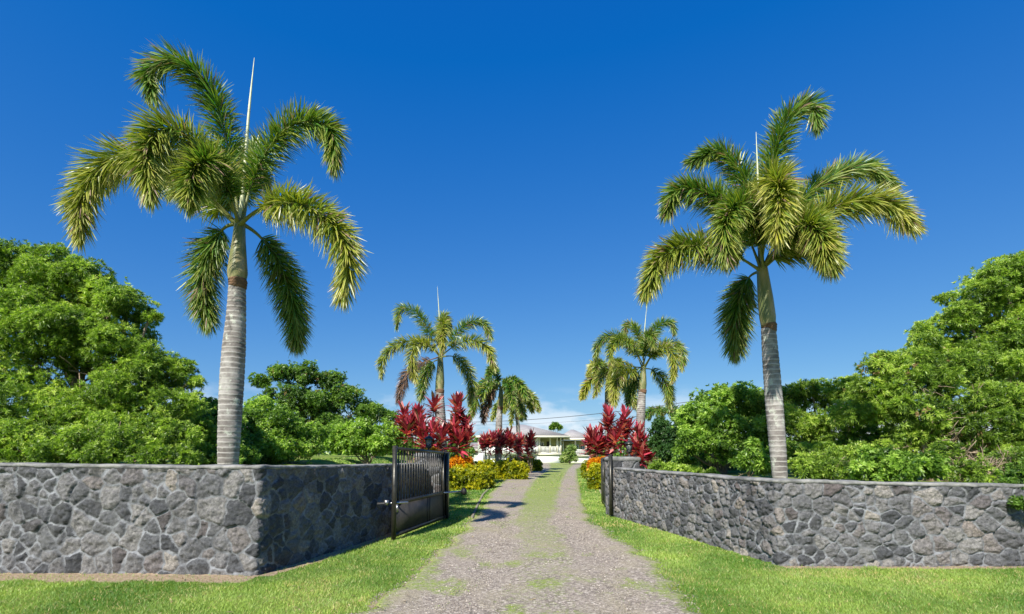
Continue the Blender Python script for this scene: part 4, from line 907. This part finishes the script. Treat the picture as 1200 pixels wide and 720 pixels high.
bush('yellow_shrub', 'low yellow-green planting just over the right wall beside its pillar', 'shrub', [(770, 547, 7, 14.4), (785, 549, 7, 14.2), (800, 551, 7, 14), (815, 553, 6, 13.8), (835, 555, 6, 13.4)], PAL_F, (gx(790, 14.2), 14.2), 38, None, (.1, .045))

# ------------------------------------------------------------------ house
HY = 72.
def hx(px): return (px - 600) * HY / 600
def hz(py): return EYE + (532 - py) * HY / 600
ho = (hx(612), HY + 5, hz(543.3)); zg = ho[2] - .3
house = thing('house', 'white and sage house with grey hip roof and porches at the driveway end', 'house', ho)
def hb(name, mat, boxes, label=None, parent=None):
    b = MB()
    for q in boxes: b.box(*q)
    o = b.build(name, MAT[mat], parent or house, ho if parent is None else ho)
    if label: o['label'] = label
    return o
Yf = HY
hb('foundation', 'white', [(hx(632), hx(656.5), Yf - .05, Yf + 4, zg, hz(533.5))])
hb('foundation', 'white', [(hx(671), hx(694), Yf + 1.9, Yf + 6, zg, hz(535.5))])
hb('foundation', 'white', [(hx(568), hx(631.8), Yf + .1, Yf + 4, zg, hz(533.5))])
hb('deck', 'cream', [(hx(631), hx(657.5), Yf - .3, Yf + 2.8, hz(533.4), hz(531.6))])
hb('deck', 'cream', [(hx(660), hx(692), Yf + 1.6, Yf + 4.4, hz(535.4), hz(533.8))])
w = hb('wall', 'sage', [(hx(560), hx(631), Yf, Yf + 9, hz(533.3), hz(513.2))], 'sage green front wall')
hb('wall', 'olive', [(hx(631.1), hx(660), Yf + 2.8, Yf + 9, hz(531.5), hz(513.2))], 'olive porch wall')
hb('wall', 'olive', [(hx(660.1), hx(694), Yf + 4.5, Yf + 9, hz(533.7), hz(515.4))], 'olive far porch wall')
hb('wall', 'white', [(hx(627), hx(631.3), Yf - .12, Yf + 2.8, hz(533.3), hz(513.2))], 'white corner wall of the porch')
for (a, b_, c_, d_, yf) in ((568, 576, 517, 526, 0), (580, 588, 517, 526, 0), (592, 599, 517, 526, 0), (608, 613, 516, 527, 0), (616, 622, 516, 527, 0), (633, 638.5, 517.5, 523.5, 2.8), (678, 683, 521, 531, 4.5), (669, 674, 520, 531, 4.5), (685, 690, 521, 531, 4.5)):
    fr = hb('window', 'white', [(hx(a), hx(b_), Yf + yf - .1, Yf + yf - .01, hz(d_), hz(c_))])
    hb('pane', 'glass', [(hx(a) + .12, hx((a + b_) / 2) - .04, Yf + yf - .115, Yf + yf - .103, hz(d_) + .12, hz(c_) - .12), (hx((a + b_) / 2) + .04, hx(b_) - .12, Yf + yf - .115, Yf + yf - .103, hz(d_) + .12, hz(c_) - .12)], parent=fr)
hb('door', 'dark', [(hx(642), hx(647), Yf + 2.7, Yf + 2.79, hz(531.5), hz(517))])
hb('door', 'white', [(hx(653.5), hx(657.5), Yf + 2.7, Yf + 2.79, hz(531.5), hz(516))])
for px in (632.3, 644.6, 652.9, 657): hb('porch_post', 'cream', [(hx(px) - .09, hx(px) + .09, Yf - .2, Yf - .02, hz(531.5), hz(513.2))])
for px in (661.3, 676, 689): hb('porch_post', 'cream', [(hx(px) - .09, hx(px) + .09, Yf + 1.7, Yf + 1.88, hz(533.7), hz(515.4))])
def railing(x0, x1, y, z0, z1):
    bx = [(x0, x1, y - .05, y + .05, z1 - .1, z1), (x0, x1, y - .04, y + .04, z0 + .08, z0 + .16)]
    n = int((x1 - x0) / .17)
    for k in range(n): xx = x0 + (k + .5) * (x1 - x0) / n; bx.append((xx - .04, xx + .04, y - .02, y + .02, z0 + .16, z1 - .1))
    hb('railing', 'white', bx)
railing(hx(633.2), hx(643.8), Yf - .11, hz(531.5), hz(523.8)); railing(hx(645.4), hx(656.3), Yf - .11, hz(531.5), hz(523.8)); railing(hx(676.8), hx(688.2), Yf + 1.79, hz(533.7), hz(527))
hb('railing', 'white', [(hx(570), hx(626.8), Yf - .5, Yf - .4, hz(533), hz(524.5))], 'long white balcony front behind the red ti plants')
def hip(x0, x1, y0, y1, ze, zr, name, over=.0, run=None):
    cy = (y0 + y1) / 2; run = run or (y1 - y0) / 2; b = MB()
    V = [(x0, y0, ze), (x1, y0, ze), (x1, y1, ze), (x0, y1, ze), (x0 + run, cy, zr), (x1 - run, cy, zr)]
    b.add(V, [np.array([(0, 1, 5, 4), (2, 3, 4, 5), (3, 2, 1, 0)]), np.array([(1, 2, 5), (3, 0, 4)])])
    r_ = b.build(name, MAT['roof'], house, ho); return r_
hip(hx(558), hx(667), Yf - 1.3, Yf + 11, hz(511.4), hz(500.6) + .6, 'roof', run=6.2)
hip(hx(655), hx(697), Yf + .9, Yf + 10, hz(513.8), hz(505.8) + .5, 'roof', run=2.3)
hb('fascia', 'cream', [(hx(558), hx(667), Yf - 1.34, Yf - 1.2, hz(513.4), hz(511.3)), (hx(667) - .14, hx(667) + .03, Yf - 1.2, Yf + 11, hz(513.4), hz(511.3))])
hb('fascia', 'cream', [(hx(661), hx(697), Yf + .85, Yf + 1.0, hz(515.6), hz(513.7))])
hb('ceiling', 'cream', [(hx(558) + .1, hx(667) - .15, Yf - 1.19, Yf + 10.5, hz(513.1), hz(512.2))])
b = MB(); x0, x1 = hx(556), hx(568.2); V = [(x0, Yf - .8, zg), (x1, Yf - .8, zg), (x1, Yf - .8, hz(526)), (x0, Yf - .8, hz(538)), (x0, Yf + .4, zg), (x1, Yf + .4, zg), (x1, Yf + .4, hz(526)), (x0, Yf + .4, hz(538))]
b.add(V, np.array([(0, 1, 2, 3), (5, 4, 7, 6), (0, 4, 5, 1), (3, 2, 6, 7), (0, 3, 7, 4), (1, 5, 6, 2)])); b.build('staircase', MAT['white'], house, ho)
# outbuilding
oY = 80.; ox = lambda px: (px - 600) * oY / 600; oz = lambda py: EYE + (532 - py) * oY / 600
og = (ox(552), oY + 3, zg); ob = thing('outbuilding', 'low grey-roofed outbuilding left of the house', 'shed', og)
MB().box(ox(542), ox(565), oY, oY + 6, zg, oz(528)).build('wall', MAT['sage'], ob, og)
MB().box(ox(540.5), ox(567), oY - .7, oY - .55, oz(528.6), oz(527.3)).build('fascia', MAT['cream'], ob, og)
b = MB(); b.add([(ox(540.5), oY - .6, oz(527.4)), (ox(567), oY - .6, oz(527.4)), (ox(567), oY + 7, oz(527.4)), (ox(540.5), oY + 7, oz(527.4)), (ox(545), oY + 3.2, oz(518.5)), (ox(563), oY + 3.2, oz(518.5))],
      [np.array([(0, 1, 5, 4), (2, 3, 4, 5), (3, 2, 1, 0)]), np.array([(1, 2, 5), (3, 0, 4)])]); b.build('roof', MAT['roof'], ob, og)
# overhead cables
def cable(a, b_, sag, label, r_=.03):
    t = np.linspace(0, 1, 50)[:, None]; c = a * (1 - t) + b_ * t; c[:, 2] -= 4 * sag * (t * (1 - t))[:, 0]
    o = MB().tube(c, r_, 5).build('power_cable', MAT['cable'], None, tuple(a)); tag(o, label, 'cable')
cable(P(440, 492, 58), P(900, 455, 40), 1.2, 'thicker overhead cable sagging across the sky above the house roof', .024)
cable(P(440, 495, 60), P(900, 470, 42), 1.0, 'thinner lower overhead cable just above the house roof', .01)

# ------------------------------------------------------------------ grass and gravel
def grass(xr, yr, dens, hgt, wid, seed, mode):
    r_ = np.random.default_rng(seed); n = int((xr[1] - xr[0]) * (yr[1] - yr[0]) * dens)
    x = r_.uniform(*xr, n); y = r_.uniform(*yr, n)
    vis = np.abs(x) < y * 1.03 + .5; x = x[vis]; y = y[vis]
    l, r = drive_edges(y); ind = (x > l + .0) & (x < r - .0)
    g = grassiness(x, y); fine = fbm(x * 9, y * 9, 3, 77)
    dt = dirtiness(x, y) + (fbm(x * 8, y * 8, 3, 78) - .5) * .9
    keep = np.where(ind, (g + (fine - .5) * 2.2 + r_.normal(0, .25, len(x)) > .85) & (r_.random(len(x)) < .4), (dt < .5) | (r_.random(len(x)) < .06))
    # not inside walls / keep front lawn and inner lawn
    yl = np.interp(x, [-30, -3.36], [7.95, 6.86]); xl = wall_x_left(y); xr_ = wall_x_right(y)
    wallband = ((x < -3.3) & (y > yl - .02) & (y < yl + .4)) | ((y > 6.86) & (y < 12.9) & (x < xl + .03) & (x > xl - .45)) | ((x > 3.75) & (y > 7.4) & (y < 7.8)) | ((y > 7.4) & (y < 13.7) & (x > xr_ - .03) & (x < xr_ + .45))
    hidden = ((x < xl) & (y > yl) & (y < 13)) | ((x > xr_) & (y > 7.42) & (y < 13.2))
    keep &= ~wallband & ~hidden
    x = x[keep]; y = y[keep]; ind = ind[keep]; n = len(x)
    z = HD(x, y); a = r_.uniform(0, 2 * math.pi, n); hh = hgt * r_.uniform(.45, 1.2, n) * np.where(ind, .6, 1) * (.75 + .6 * fbm(x * 1.6, y * 1.6, 3, 79)); sc = 1 + (y - 5) * .05
    w_ = wid * sc * r_.uniform(.7, 1.2, n); dx, dy = np.cos(a), np.sin(a)
    ln = hh * r_.uniform(.3, 1.1, n); b2 = r_.uniform(0, 2 * math.pi, n)
    Bq = np.stack([x, y, z - .004], -1); off = np.stack([dx * w_ / 2, dy * w_ / 2, 0 * x], -1)
    tip = Bq + np.stack([np.cos(b2) * ln, np.sin(b2) * ln, hh], -1)
    V = np.stack([Bq - off, Bq + off, tip], 1).reshape(-1, 3)
    t = np.clip(fbm(x * .9, y * .9, 4, 80) * 2.2 - .65 + r_.normal(0, .22, n), 0, 1)[:, None]
    c = np.array([.09, .2, .03]) * (1 - t) + np.array([.31, .43, .11]) * t
    c = np.where((r_.random((n, 1)) < .06 + .22 * sst(.55, .8, fbm(x * 1.3 + 9, y * 1.3, 3, 83))[:, None]), np.array([.5, .43, .22]), c)
    return V, c
parts = [grass((-7.5, 8), (4.7, 7.6), 5600, .034, .008, 1, 0), grass((-6, 8), (7.6, 11), 2800, .036, .011, 2, 0), grass((-5, 5), (11, 20), 1100, .036, .02, 3, 0), grass((-8, 8), (20, 34), 330, .05, .045, 4, 0)]
V = np.concatenate([p[0] for p in parts]); cc = np.repeat(np.concatenate([p[1] for p in parts]), 3, 0)
o = newmesh('grass', V, np.arange(len(V)).reshape(-1, 3), MAT['grass'], cols=cc); tag(o, 'short mown grass of the lawns and driveway strip', 'grass', kind='stuff')
NG = len(V) // 3
r_ = np.random.default_rng(91); n = 30000
y = 4.7 + 9 * r_.random(n) ** 1.6; l, r = drive_edges(y); x = l - .12 + (r - l + .24) * r_.random(n)
g = grassiness(x, y); kp = (g < .75); x = x[kp]; y = y[kp]; n = len(x)
sz = r_.lognormal(-5.1, .45, n).clip(.003, .02) * (1 + (y - 5) * .04); O = np.array([(1, 0, 0), (-1, 0, 0), (0, 1, 0), (0, -1, 0), (0, 0, .7), (0, 0, -.7)])
V = np.repeat(O[None], n, 0) * r_.uniform(.6, 1.3, (n, 6, 1)); a = r_.uniform(0, 6.28, n)
V = np.stack([V[..., 0] * np.cos(a)[:, None] - V[..., 1] * np.sin(a)[:, None], V[..., 0] * np.sin(a)[:, None] + V[..., 1] * np.cos(a)[:, None], V[..., 2]], -1) * sz[:, None, None]
V += np.stack([x, y, HD(x, y) + .004], -1)[:, None]
f8 = np.array([(0, 2, 4), (2, 1, 4), (1, 3, 4), (3, 0, 4), (2, 0, 5), (1, 2, 5), (3, 1, 5), (0, 3, 5)])
F = (np.arange(n)[:, None, None] * 6 + f8[None]).reshape(-1, 3); tn = r_.random((n, 1)) ** 1.6
cc = np.array([.14, .118, .1]) * (1 - tn) + np.array([.5, .44, .37]) * tn
o = newmesh('gravel', V.reshape(-1, 3), F, MAT['pebble'], cols=np.repeat(cc, 6, 0)); tag(o, 'loose grey crushed stone on the driveway', 'gravel', kind='stuff')
r_ = np.random.default_rng(92); n = 1500
x = r_.uniform(-6, 7, n); y = 5 + 12 * r_.random(n) ** 1.5; kp = ((x > wall_x_left(y) + .1) | (y < 6.6)) & ((x < wall_x_right(y) - .1) | (y < 7.2)) & (np.abs(x) < y); 
edge_ = np.minimum(np.abs(x - drive_edges(y)[0]), np.minimum(np.abs(x - wall_x_left(y)), np.abs(y - 6.7) + (x > -3) * 9)); kp &= r_.random(n) < .12 + np.exp(-edge_ * 2.5)
x, y = x[kp], y[kp]; n = len(x); B = np.stack([x, y, HD(x, y) + r_.uniform(.012, .03, n)], -1); a = r_.uniform(0, 6.28, n); D = nrm(np.stack([np.cos(a), np.sin(a), r_.uniform(-.1, .25, n)], -1))
V, F, s_ = ribbons(B, D, r_.uniform(.03, .1, n), r_.uniform(.008, .022, n), nrm(np.cross(D, [0, 0, 1.])), r_.uniform(-.2, .2, n), 3, (.2, 1, .8, .1))
tn = r_.random((n, 1)); o = newmesh('leaf_litter', V, F, MAT['pebble'], cols=np.repeat(np.array([.13, .08, .04]) * (1 - tn) + np.array([.45, .34, .18]) * tn, 8, 0)); tag(o, 'dry fallen leaves scattered over lawn and driveway edges', 'leaves', kind='stuff')
print('leaves', NL, 'grass', NG, 'objects', len(bpy.data.objects))
